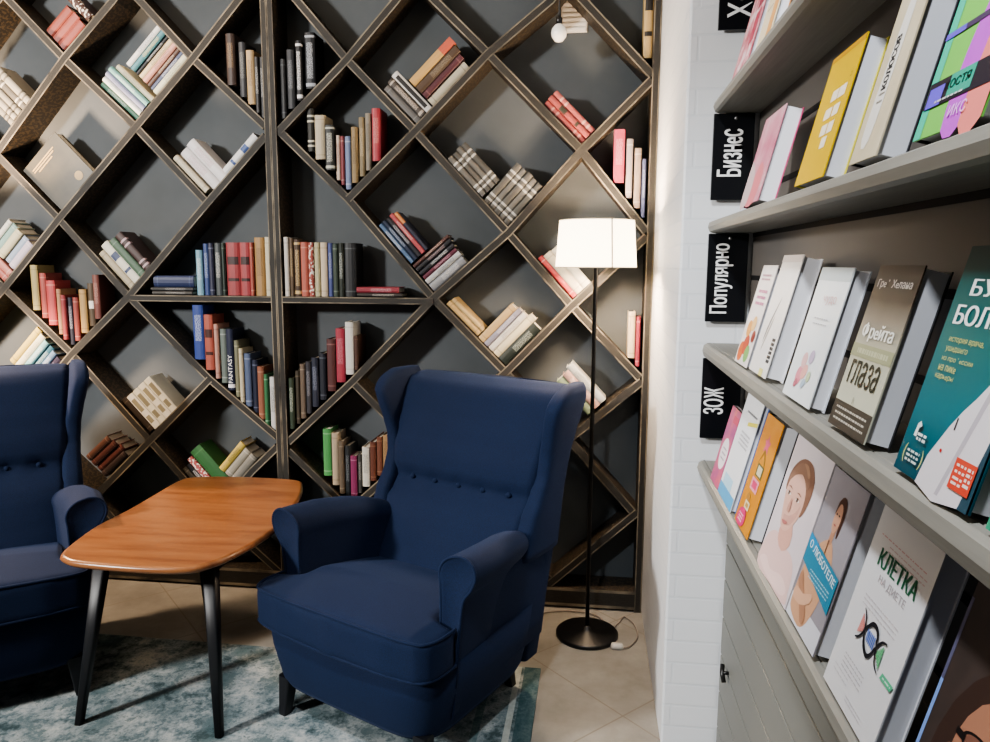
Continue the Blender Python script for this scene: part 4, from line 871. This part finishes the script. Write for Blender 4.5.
upart(q, 'cabinet_handle', M['black'], smooth=True)

# hanging category signs at the end of each shelf
def sign(z0, z1, word, zw0, zw1, xw0, xw1, label, x0=.304, xr=.406):
    s = empty('category_sign', (0, 0, 0), 0, label, 'sign', 'category signs')
    s.location = ((x0+xr)/2, 2.034, z0)
    ox, oy, oz = s.location
    mb = MB(); mb.box(x0-ox, xr-ox, -.004, .004, 0, z1-z0); mb.build('sign_board', M['sign'], s, bevel=.0012)
    # reading upwards: text x -> z, text y -> -x
    vs, fs = text_geo(word, zw1-zw0, xw1-xw0, bold=.016)
    q = MB(); q.add([(xw1-ox-v, -.0046-d, zw0-oz+u) for u, v, d in vs], fs); q.build('lettering', M['white'], s, fixn=False)
    q = MB(); q.loft([[((x0+xr)/2-ox+.004+.0045*math.cos(k*PI/6), yy, z1-z0-.012+.0045*math.sin(k*PI/6)) for k in range(12)] for yy in (-.0065, -.004)]); q.build('screw', M['steel'], s, smooth=True)
    return s
sign(1.985, 2.068, 'Х', 2.012, 2.05, .325, .385, 'black sign at the photo top edge, only one letter showing')
sign(1.566, 1.782, 'Бизнес', 1.625, 1.744, .317, .378, 'black hanging sign reading Бизнес beside the pink book')
sign(1.250, 1.480, 'Популярно', 1.272, 1.455, .314, .370, 'black hanging sign reading Популярно above the lower ledges')
sign(.933, 1.152, 'ЗОЖ', 1.000, 1.074, .310, .362, 'black hanging sign reading ЗОЖ, lowest of the signs')

# ------------------------------------------------------------------ face-out books on the ledges
LEAN = math.radians(14)
class Cover:
    """face-out book; decals are given in cover units: u 0..1 from far to near edge, v 0..1 from bottom to top"""
    def __init__(s, yfar, ynear, H, t, zshelf, col, label, cat='book', lean=LEAN, back=None, x0=.309, pages='pages_white', tall=None):
        tall = tall or (1.09 if zshelf < 1 else 1.0)
        yfar *= .9656; ynear *= .9656; H *= .9656; t *= .9656
        s.w = yfar-ynear; s.H = H; s.t = t; s.k = 0
        s.o = empty('face_out_book', (x0, yfar, zshelf+t*math.sin(lean)+.0006), 0, label, cat, 'face out books on the ledges')
        s.o.rotation_euler = (-lean, 0, -PI/2)
        s.m = col if not isinstance(col, str) else mat('cover '+col, col, .35, .45)
        bm_ = mat('cover '+(back or (col if isinstance(col, str) else 'd0d0d0')), back or (col if isinstance(col, str) else 'd0d0d0'), .4)
        HH = H*tall; H = HH
        c = MB(); c.box(0, s.w, 0, .0018, 0, H, mi=0); c.box(0, .002, .0018, t-.0018, 0, H, mi=1); c.box(0, s.w, t-.0018, t, 0, H, mi=1)
        c.build('cover', [s.m, bm_], s.o)
        p = MB(); p.box(.0022, s.w-.003, .002, t-.002, .003, H-.003); p.build('pages', M[pages], s.o)
    def poly(s, pts, col, name='cover_picture', smooth=0, build=True):
        if smooth: pts = smoothpoly(pts, smooth)
        s.k += 1; y = -.0002-.00012*s.k
        q = MB(); q.add([(u*s.w, y, v*s.H) for u, v in pts], [tuple(range(len(pts)))])
        m = mat('print '+col, col, .4) if isinstance(col, str) else col
        bmf = q.build(name, m, s.o, fixn=False)
        bm = bmesh.new(); bm.from_mesh(bmf.data); bmesh.ops.triangulate(bm, faces=bm.faces)
        bm.normal_update()
        if sum(f.normal.y*f.calc_area() for f in bm.faces) > 0: bmesh.ops.reverse_faces(bm, faces=bm.faces)
        bm.to_mesh(bmf.data); bm.free()
        return bmf
    def many(s, polys, col, name='cover_picture'):
        s.k += 1; y = -.0002-.00012*s.k; q = MB()
        for pts in polys: q.add([(u*s.w, y, v*s.H) for u, v in pts], [tuple(range(len(pts)))])
        return q.build(name, mat('print '+col, col, .4), s.o, fixn=False)
    def rect(s, u0, u1, v0, v1, col, name='cover_picture'): return s.poly([(u0, v0), (u1, v0), (u1, v1), (u0, v1)], col, name)
    def ell(s, u, v, ru, rv, col, name='cover_picture', rot=0):
        out = []
        for k in range(28):
            a = 2*PI*k/28; x = ru*math.cos(a); z = rv*s.H/s.w*math.sin(a)
            out.append((u+x*math.cos(rot)-z*math.sin(rot), v+(x*math.sin(rot)+z*math.cos(rot))*s.w/s.H))
        return s.poly(out, col, name)
    def text(s, body, u0, v0, w, h, col, name='cover_title', rot=0, shear=0, bold=0.0):
        s.k += 2; y = -.0002-.00012*(s.k-1)
        vs, fs = text_geo(body, w*s.w, h*s.H, shear, bold)
        c, sn = math.cos(rot), math.sin(rot)
        q = MB(); q.add([(u0*s.w+a*c-b_*sn, y-d, v0*s.H+a*sn+b_*c) for a, b_, d in vs], fs)
        return q.build(name, mat('print '+col, col, .4), s.o, fixn=False)
    def lines(s, u0, u1, vs, col, h=.006, name='cover_small_print'):
        s.k += 1; y = -.0002-.00012*s.k; q = MB(); rnd = random.Random(len(vs))
        for v in vs:
            u = u0
            while u < u1:
                l = rnd.uniform(.02, .07); e = min(u+l, u1)
                q.add([(u*s.w, y, (v-h/2)*s.H), (e*s.w, y, (v-h/2)*s.H), (e*s.w, y, (v+h/2)*s.H), (u*s.w, y, (v+h/2)*s.H)], [(0, 1, 2, 3)])
                u = e+.015
        return q.build(name, mat('print '+col, col, .4), s.o, fixn=False)
def cloudy(key, stops, scale=6, vertical=None):
    t = NT(key, .38, .45); g = t.coord('Generated'); n = t.noise(t.coord('Object'), scale, 4)
    if vertical is not None:
        z = t.sep(g)[2]; n = t.math('ADD', t.math('MULTIPLY', n, vertical), t.math('MULTIPLY', z, 1-vertical))
    return t.base(t.ramp(n, [(p, lin(c)) for p, c in stops]))
S1, S2, S3, S4 = 1.812, 1.512, 1.192, .868
# top ledge
c = Cover(1.89, 1.705, .225, .022, S1, cloudy('red patterned cover', [(.35, 'a84858'), (.5, 'c47a84'), (.6, 'd8c0c4')], 22), 'red patterned face-out book, farthest on the top ledge', back='d8d4d4')
c.rect(.55, .95, .55, .9, '8e2c40'); c.rect(.62, .9, .2, .5, 'a83a50')
c = Cover(1.635, 1.50, .215, .020, S1, 'd8c8a8', 'cream book with orange stripe on the top ledge, nearest there', back='c88a50')
c.rect(.62, .95, 0, 1, 'd09a5c'); c.lines(.2, .55, [.3, .4, .5, .6, .7], '8a7a5a', .012)
# Бизнес ledge
c = Cover(1.713, 1.542, .188, .034, S2, cloudy('pink watercolour cover', [(.35, 'b8687e'), (.55, 'c48a98'), (.7, 'c8a8ac')], 14), 'pink face-out book with washed pattern beside the Бизнес sign', back='c04a78')
c.poly([(.3, 0), (.75, .0), (.85, .3), (.6, .45), (.4, .3)], 'c87078', smooth=3); c.poly([(0, 0), (.35, 0), (.4, .3), (.1, .5), (0, .45)], 'b8a4a6', smooth=3)
c = Cover(1.271, 1.125, .198, .030, S2, 'd4b010', 'yellow face-out book with white block lettering', back='d8cc50')
c.rect(0, 1, .955, 1, 'c0901c')
c.many([[(u, v), (u+du, v), (u+du, v+.085), (u, v+.085)] for v, cols in ((.60, ((.42, .2), (.64, .22))), (.47, ((.36, .22), (.62, .2))), (.345, ((.40, .2), (.63, .18))), (.24, ((.54, .18),))) for u, du in cols], 'e8dcc8', 'cover_title')
c.text('2', .86, .72, .06, .035, 'a08a20', 'cover_small_print')
c = Cover(1.014, .925, .235, .034, S2, cloudy('beige paper cover', [(.3, 'c2b496'), (.7, 'cfc4aa')], 10), 'beige face-out book with white streak and dark vertical title', back='26262a')
c.poly([(.22, .12), (.52, .1), (.62, .5), (.62, .82), (.42, .86), (.28, .5)], 'd8d4cc', smooth=3)
c.text('КОЛОСОВ', .52, .36, .72, .065, '3a3a3a', rot=PI/2, bold=.05); c.lines(.35, .55, [.3, .34], '8a8478', .01)
c = Cover(.824, .690, .245, .030, S2, '78c058', 'colourful green, magenta and salmon patterned book on upper ledge', back='1c1c20')
c.rect(0, .12, 0, .62, '3fb89a'); c.poly([(.45, .0), (.72, 0), (.72, .35), (.85, .55), (.8, .75), (.6, .72), (.42, .66), (.5, .58), (.55, .5), (.45, .3)], 'c050cc', smooth=3)
c.poly([(.70, 0), (1, 0), (1, 1), (.95, .9), (.92, .7), (.85, .55), (.8, .4), (.72, .3)], 'e08078', smooth=2)
c.poly([(.0, .70), (.3, .66), (.52, .74), (.45, .80), (.2, .78), (.1, .86), (0, .88)], '38a890', smooth=3); c.poly([(.6, .88), (.9, .84), (1, .95), (1, 1), (.7, 1)], 'c860d0', smooth=3)
c.poly([(0, .40), (1, .40), (1, .425), (0, .425)], '4a3a58'); c.poly([(0, .40), (.3, .40), (.3, .425), (0, .425)], '6a58c8')
c.rect(.02, 1, .12, .225, '2c2630'); c.rect(.35, .7, .135, .225, '38a088'); c.rect(.05, .28, .12, .20, '6a58d0')
c.text('КОСТЯ', .30, .168, .36, .035, '14201c', 'cover_small_print', bold=.05); c.lines(.2, .62, [.135], 'c8c8c8', .008); c.text('ИКС', .5, .045, .25, .045, 'e8b8e8')
# Популярно ledge
c = Cover(1.686, 1.563, .215, .022, S3, cloudy('pale food cover', [(.3, 'd8cfcc'), (.7, 'e4dedb')], 12), 'pale book with orange fruit picture, farthest on middle ledge', back='d0ccd0')
for u, v, r_, cc in ((.25, .12, .2, 'c8642c'), (.5, .2, .2, 'b8482c'), (.72, .12, .17, '7aa860'), (.4, .36, .17, 'd89a4c'), (.65, .42, .15, 'e0b878'), (.85, .3, .12, '8a3a2c')): c.ell(u, v, r_, r_*.5, cc)
c.lines(.25, .85, [.62, .68, .74], 'c06a98', .03, 'cover_title')
c.lines(.2, .8, [.86, .9], 'b08090', .02)
c = Cover(1.533, 1.396, .232, .034, S3, cloudy('white paper cover', [(.3, 'd8d4d0'), (.7, 'e2dfdc')], 8), 'white face-out book with dark brush strokes on middle ledge', back='d8d8dc')
c.poly([(.28, .25), (.40, .42), (.62, .66), (.44, .52), (.30, .38)], '8a8480', smooth=2); c.poly([(.3, .18), (.42, .3), (.55, .5), (.4, .36)], 'a8a29c', smooth=2)
c.many([[(.78, .12+.035*i), (.94, .12+.035*i), (.94, .145+.035*i), (.78, .145+.035*i)] for i in range(6)], '3a3a3c', 'cover_title'); c.rect(.6, .8, 0, .06, 'd8d080')
c.rect(0, 1, .94, 1, 'cfc4be')
c = Cover(1.267, 1.118, .212, .024, S3, cloudy('pale blue white cover', [(.3, 'd6dcde'), (.6, 'e2e6e8'), (.75, 'c8d4d8')], 7), 'white face-out book with pink watercolour blossom', back='ccd0d8')
c.rect(0, 1, .9, 1, 'b8c2c4')
for u, v, a, b_, cc in ((.38, .18, .11, .07, 'd88a98'), (.52, .22, .1, .05, 'e0a8a0'), (.42, .3, .09, .06, 'd8b0b0'), (.62, .34, .08, .05, 'b8a8c0'), (.7, .2, .06, .04, 'b8c4a0'), (.35, .12, .06, .03, 'b86878'), (.6, .14, .07, .03, 'a8b8c8')): c.ell(u, v, a, b_, cc, rot=.6)
c.text('чудо', .40, .72, .4, .07, 'dcb8b8'); c.lines(.3, .75, [.62, .58], 'a8a8b0', .008)
c = Cover(1.025, .894, .214, .031, S3, cloudy('olive to cream cover', [(.2, 'c8c8b4'), (.48, 'b8b6a2'), (.62, '7c766a'), (.74, '342c24')], 3, .2), 'cream and brown face-out book titled глаза', back='1a1a1c')
c.rect(0, 1, 0, .16, '4c463e'); c.lines(.1, .9, [.12, .085, .05], 'c8c4b8', .012); c.rect(0, 1, .44, .52, '9a9c7c'); c.lines(.15, .9, [.48], 'b8ba9c', .03)
c.text('Греф Хелана', .1, .855, .8, .06, 'b8b0a8', bold=.04); c.text('Фрейта', .12, .54, .76, .11, 'e8e8e0', bold=.05); c.text('глаза', .14, .275, .72, .15, '38382c')
c.rect(.46, .475, .17, .21, '8a8a7a', 'cover_small_print')
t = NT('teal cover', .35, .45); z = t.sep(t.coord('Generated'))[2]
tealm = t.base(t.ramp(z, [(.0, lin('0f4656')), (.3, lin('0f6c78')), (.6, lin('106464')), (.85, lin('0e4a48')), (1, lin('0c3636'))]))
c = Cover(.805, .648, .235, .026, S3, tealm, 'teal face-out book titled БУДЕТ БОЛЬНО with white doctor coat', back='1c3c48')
c.text('БУДЕТ', .18, .775, .80, .085, 'dcdcda', bold=.07); c.text('БОЛЬНО', .10, .665, .88, .085, 'e4e4e2', bold=.07)
for i, (tx, w_) in enumerate((('история врача,', .42), ('ушедшего', .27), ('из профессии', .38), ('на пике', .22), ('карьеры', .23))): c.text(tx, .14+.0*i, .585-.04*i, w_, .026, 'c8c878', 'cover_small_print')
c.poly([(.36, 0), (.90, 0), (.99, .25), (1, .55), (.86, .52), (.70, .40), (.52, .26)], 'd4cfd2', smooth=2)
c.poly([(.62, 0), (.66, 0), (.86, .46), (.82, .48)], 'b4adb4'); c.poly([(.90, 0), (1, 0), (1, .4), (.97, .25)], '2c4a58')
c.rect(.585, .60, .26, .31, '3a3034'); c.ell(.53, .165, .014, .008, 'c02828')
c.text('(', .10, .045, .03, .085, 'c8c878', 'award_mark'); c.text(')', .34, .045, .03, .085, 'c8c878', 'award_mark'); c.lines(.15, .32, [.105, .085, .065], 'd0d8d0', .01)
c.poly([(.16, .17), (.20, .17), (.20, .21), (.23, .22), (.20, .24), (.17, .225)], 'e4e8e4', 'publisher_mark'); c.lines(.21, .33, [.185, .165], 'e0e4e0', .012)
c.rect(.74, .97, .055, .175, 'cf4a36', 'sticker'); c.lines(.765, .87, [.15, .125, .10, .08], 'ecd8d0', .01); c.lines(.89, .95, [.15, .13, .11, .09], 'ecd8d0', .012)
c = Cover(.62, .50, .205, .024, S3, '3a9a78', 'green book at the right photo edge on middle ledge', back='2c7a5c')
# ЗОЖ ledge
c = Cover(1.926, 1.817, .182, .014, S4, cloudy('pink purple cover', [(.35, '9c4a80'), (.55, 'c05878'), (.7, 'd8845c')], 12), 'pink purple book with white oval, farthest on bottom ledge', back='c8c0c8')
c.ell(.55, .45, .36, .22, 'e4dce0'); c.lines(.35, .75, [.52, .45, .38], '9a8a98', .025, 'cover_title'); c.rect(.5, 1, .9, 1, 'c04860')
c = Cover(1.813, 1.65, .232, .014, S4, 'dde0e4', 'white book with yellow stripe and blue foot on bottom ledge', back='3a60a8')
c.rect(0, 1, 0, .13, '5aa0cc'); c.poly([(.5, .80), (1, .86), (1, .90), (.5, .84)], 'd8d050'); c.lines(.3, .85, [.72, .68, .64, .60], 'a8a8b0', .018, 'cover_title'); c.rect(.15, .7, .13, .25, 'a8cce0'); c.lines(.3, .9, [.93], '8a8a90', .02)
c = Cover(1.598, 1.470, .222, .032, S4, cloudy('orange ochre cover', [(.3, 'c07c22'), (.7, 'c88e34')], 8), 'orange face-out book with pink framed drawings', back='26262a')
c.poly([(.5, .93), (.56, .87), (.68, .87), (.6, .82), (.65, .75), (.5, .79), (.37, .75), (.42, .82), (.33, .87), (.45, .87)], 'c85a78')
c.poly([(.3, .62), (.5, .75), (.72, .62), (.7, .68), (.5, .8)], '8a6a2c'); c.rect(.36, .74, .52, .64, '5a5a3a'); c.rect(.42, .68, .535, .625, 'c8c0a0')
c.rect(.3, .74, .38, .50, 'd890a0'); c.rect(.38, .66, .405, .475, 'c84870'); c.ell(.42, .30, .10, .045, 'a87a3c'); c.rect(.34, .62, .19, .27, 'd8c8a0'); c.rect(.40, .56, .21, .25, 'b08a4c')
c.poly([(.12, .02), (.5, .02), (.62, .1), (.5, .19), (.2, .16)], 'c83a70', smooth=2); c.lines(.22, .48, [.12, .09, .06], 'ecc8d0', .014)
# woman with short hair, soft pink top
c = Cover(1.374, 1.172, .232, .018, S4, cloudy('pale portrait background', [(.3, 'c4b8bc'), (.6, 'd0c8cc'), (.75, 'd8d4d8')], 3), 'white book with portrait of short haired woman in pink', back='d0d0d8')
c.poly([(.02, .0), (.03, .20), (.12, .30), (.30, .35), (.50, .31), (.74, .32), (.90, .25), (.95, .10), (.94, .01), (.5, .0)], 'd2b4b0', 'printed_blouse', smooth=3)
c.poly([(.05, .05), (.2, .12), (.4, .08), (.7, .14), (.9, .1), (.8, .03), (.4, .01)], 'dcc0bc', 'printed_blouse', smooth=3)
c.poly([(.32, .44), (.58, .50), (.66, .36), (.52, .27), (.34, .31)], 'c89c8e', 'printed_neck', smooth=2)
c.poly([(.14, .66), (.12, .78), (.21, .89), (.37, .96), (.57, .965), (.71, .90), (.77, .80), (.74, .66), (.66, .58), (.58, .66), (.3, .7)], '80604f', 'printed_hair', smooth=3)
c.poly([(.16, .68), (.19, .58), (.245, .48), (.29, .415), (.38, .395), (.48, .42), (.60, .51), (.665, .63), (.64, .75), (.52, .83), (.36, .85), (.22, .80)], 'cda696', 'printed_face', smooth=3)
c.poly([(.30, .50), (.36, .44), (.50, .47), (.60, .56), (.62, .66), (.54, .58), (.42, .52)], 'c0968a', 'printed_face', smooth=3)
c.poly([(.14, .72), (.20, .84), (.34, .92), (.52, .92), (.66, .84), (.62, .78), (.50, .85), (.38, .84), (.26, .80)], '8a6a58', 'printed_hair', smooth=3)
c.poly([(.40, .93), (.52, .935), (.62, .88), (.58, .86), (.50, .90)], 'a07e66', 'printed_hair', smooth=2)
for u, v in ((.265, .66), (.52, .668)):
    c.ell(u, v, .050, .013, 'dcd0ca', 'printed_eye', rot=.05); c.ell(u-.006, v, .024, .013, '54463e', 'printed_eye'); c.poly([(u-.06, v+.008), (u, v+.020), (u+.06, v+.008), (u, v+.012)], '5c463c', 'printed_eyelid'); c.poly([(u-.07, v+.045), (u, v+.058), (u+.07, v+.042), (u, v+.047)], '7c5e50', 'printed_brow')
c.poly([(.37, .64), (.40, .64), (.42, .555), (.38, .54), (.345, .55)], 'b98e80', 'printed_nose', smooth=2); c.poly([(.31, .46), (.37, .47), (.46, .478), (.42, .45), (.36, .442)], 'b0706c', 'printed_mouth', smooth=2)
# woman with teal banner
c = Cover(1.163, 1.020, .226, .032, S4, cloudy('grey mauve cover', [(.3, '8a848a'), (.7, 'a09ca2')], 4), 'grey book with teal banner across a woman hugging herself', back='26242c')
c.rect(0, 1, 0, .16, 'c8c9d0')
c.poly([(.03, .14), (.10, .05), (.42, .02), (.60, .10), (.72, .30), (.74, .50), (.66, .60), (.54, .66), (.40, .64), (.24, .56), (.08, .40)], 'c09678', 'printed_body', smooth=3)
c.poly([(.44, .62), (.54, .64), (.56, .76), (.46, .76)], 'b0846a', 'printed_neck')
c.poly([(.40, .80), (.43, .73), (.50, .71), (.57, .76), (.59, .85), (.54, .91), (.45, .91)], 'bd927a', 'printed_face', smooth=3)
c.poly([(.40, .82), (.42, .91), (.50, .96), (.60, .94), (.65, .84), (.62, .70), (.58, .74), (.585, .85), (.53, .905), (.46, .90)], '4e3428', 'printed_hair', smooth=3)
for u in (.455, .525): c.ell(u, .835, .018, .007, '40302a', 'printed_eye')
c.poly([(.45, .765), (.49, .772), (.53, .766), (.49, .757)], '9a5a54', 'printed_mouth')
c.poly([(.06, .26), (.2, .20), (.44, .06), (.54, .08), (.50, .15), (.24, .27), (.1, .34)], 'a67c62', 'printed_arm', smooth=2); c.poly([(.05, .14), (.3, .14), (.54, .22), (.52, .28), (.3, .22), (.08, .22)], 'cda488', 'printed_arm', smooth=2)
c.rect(.475, .49, .55, .66, '5a4a3c', 'printed_pendant'); c.ell(.48, .55, .022, .018, 'b08a40', 'printed_pendant')
c.poly([(0, .40), (0, .60), (1, .52), (1, .28)], '327e9a', 'printed_banner'); c.poly([(0, .54), (0, .60), (.3, .576), (.3, .50)], '2a8ab8', 'printed_banner')
c.text('О ЛЮБОТЕЛЕ', .06, .515, .90, .055, 'd0e0e8', rot=-.125, bold=.05); c.lines(.30, .92, [.40, .375, .35], '9cc4d2', .008)
# КЛЕТКА
c = Cover(.971, .806, .232, .030, S4, mat('white coated cover', 'd6d6d8', .35), 'white face-out book titled КЛЕТКА НА ДИЕТЕ with helix', back='c8c8cc')
c.lines(.12, .88, [.93], 'c8a0a4', .006); c.lines(.3, .92, [.90, .875], 'c8b0b4', .006); c.text('КЛЕТКА', .20, .775, .66, .095, '2a6448', bold=.05); c.text('НА ДИЕТЕ', .31, .695, .46, .05, 'a8a0a4')
c.lines(.2, .8, [.60, .575, .55], 'c4bcc0', .005); c.lines(.22, .6, [.25, .225, .20, .175], 'b8b4b8', .006); c.lines(.12, .4, [.15, .12], 'c4c0c4', .005); c.lines(.45, .75, [.08, .06], 'c0bcc0', .005)
def ribbon(pts, wd):
    L, R = [], []
    for i, (u, v) in enumerate(pts):
        a = pts[max(i-1, 0)]; b_ = pts[min(i+1, len(pts)-1)]; du, dv = b_[0]-a[0], b_[1]-a[1]; l = math.hypot(du, dv) or 1
        k = wd*(.35+.65*math.sin(PI*i/(len(pts)-1)))
        L.append((u-dv/l*k, v+du/l*k)); R.append((u+dv/l*k, v-du/l*k))
    return L+R[::-1]
A_ = smoothpoly([(.29, .54), (.345, .51), (.39, .45), (.41, .41), (.45, .375), (.52, .352), (.57, .37), (.61, .42), (.65, .465), (.69, .49), (.75, .50)], 4, closed=False)
B_ = smoothpoly([(.28, .37), (.33, .388), (.38, .43), (.41, .47), (.47, .51), (.54, .515), (.59, .49), (.62, .44), (.65, .39), (.68, .36), (.74, .34)], 4, closed=False)
def hatch(a, b, p, q, n, wd): return [[(a[0]+(b[0]-a[0])*i/n-wd, a[1]+(b[1]-a[1])*i/n), (a[0]+(b[0]-a[0])*i/n+wd, a[1]+(b[1]-a[1])*i/n), (p[0]+(q[0]-p[0])*i/n+wd, p[1]+(q[1]-p[1])*i/n), (p[0]+(q[0]-p[0])*i/n-wd, p[1]+(q[1]-p[1])*i/n)] for i in range(n+1)]
c.many(hatch((.30, .51), (.355, .465), (.285, .40), (.35, .425), 4, .007), 'd08078', 'helix_rung')
c.many(hatch((.44, .47), (.57, .47), (.45, .41), (.57, .40), 5, .007), '5878c8', 'helix_rung')
c.many(hatch((.66, .435), (.72, .475), (.665, .40), (.73, .36), 4, .007), '58a870', 'helix_rung')
c.poly(ribbon(A_, .013), '222226', 'helix_strand'); c.poly(ribbon(B_, .013), '222226', 'helix_strand')
c.poly([(.80, .34), (.82, .375), (1.0, .375), (.98, .34)], '58b088', 'cover_tag'); c.lines(.84, .97, [.357], 'c8e0d4', .008)
# woman with glasses
c = Cover(.738, .53, .232, .030, S4, cloudy('dark blurred portrait', [(.3, '2c2826'), (.55, '443a36'), (.75, '3a3a40')], 7), 'dark book with woman in glasses, nearest on bottom ledge', back='6a88c8')
c.rect(0, .025, 0, .62, '7a9ad8'); c.rect(0, .025, .62, 1, '5a5a74')
c.poly([(.12, 0), (.10, .3), (.16, .60), (.36, .84), (.70, .94), (1, .88), (1, 0)], '3c2c26', 'printed_hair', smooth=2)
c.poly([(.26, .30), (.25, .50), (.34, .68), (.56, .80), (.82, .82), (1, .74), (1, .1), (.70, .06), (.40, .12)], 'a87860', 'printed_face', smooth=2)
c.poly([(.16, .30), (.20, .42), (.26, .44), (.28, .28), (.22, .2)], 'b0826a', 'printed_ear', smooth=2)
for u in (.44, .80): c.ell(u, .52, .15, .055, '1a1616', 'printed_glasses'); c.ell(u, .52, .13, .045, '7c5648', 'printed_glasses'); c.ell(u, .525, .06, .018, 'c8b8b0', 'printed_eye'); c.ell(u, .525, .025, .016, '2a201c', 'printed_eye')
c.rect(.25, .32, .505, .535, '1a1616', 'printed_glasses')
c.rect(.30, 1, .24, .37, 'b84a88', 'printed_band'); c.text('Кожа', .34, .255, .5, .10, 'd8c0e0', bold=.05)
# ------------------------------------------------------------------ light, world, camera
def aim(o, tgt):
    o.rotation_euler = (Vector(tgt)-o.location).to_track_quat('-Z', 'Y').to_euler()
o = light('ceiling_spot_left', 'SPOT', (-3.9, -.9, 2.5), 1150, (1, .98, .95), .22, spot_size=1.12, spot_blend=.25); aim(o, (-1.45, 2.9, 1.0))
o = light('ceiling_spot_shelf', 'SPOT', (-.42, .30, 2.78), 190, (.91, .95, 1), .07, spot_size=1.45, spot_blend=.5); aim(o, (.40, 1.0, .9))
o = light('ceiling_spot_middle', 'AREA', (-2.0, .6, 2.80), 7, (1, .98, .95), .25); aim(o, (-1.2, 2.2, 0))
for nm, e, rx in (('left_lamp_glow_up', 330, PI), ('left_lamp_glow_down', 150, 0)):
    light(nm, 'SPOT', (-2.60, 2.46, 1.46), e*.72, (1, .72, .48), .05, rot=(rx, 0, 0), spot_size=2.35, spot_blend=.25)
light('left_lamp_glow', 'POINT', (-2.60, 2.46, 1.46), 9, (1, .72, .48), .10)
w = bpy.data.worlds.new('World'); bpy.context.scene.world = w; w.use_nodes = True
w.node_tree.nodes['Background'].inputs[0].default_value = (.80, .88, 1, 1); w.node_tree.nodes['Background'].inputs[1].default_value = .05
cam = bpy.data.cameras.new('camera'); co = bpy.data.objects.new('camera', cam); C.objects.link(co)
cam.sensor_width = 36; cam.sensor_fit = 'HORIZONTAL'; cam.lens = 36*743/990; cam.clip_start = .02
co.matrix_world = Matrix(((0.991909, -0.023019, 0.124846, 0), (0.126853, 0.141389, -0.981793, 0), (0.004948, 0.989686, 0.143165, 1.4), (0, 0, 0, 1)))
bpy.context.scene.camera = co

sc = bpy.context.scene
sc.view_settings.view_transform = 'AgX'
sc.view_settings.look = 'AgX - Medium High Contrast'
sc.view_settings.exposure = 0.0
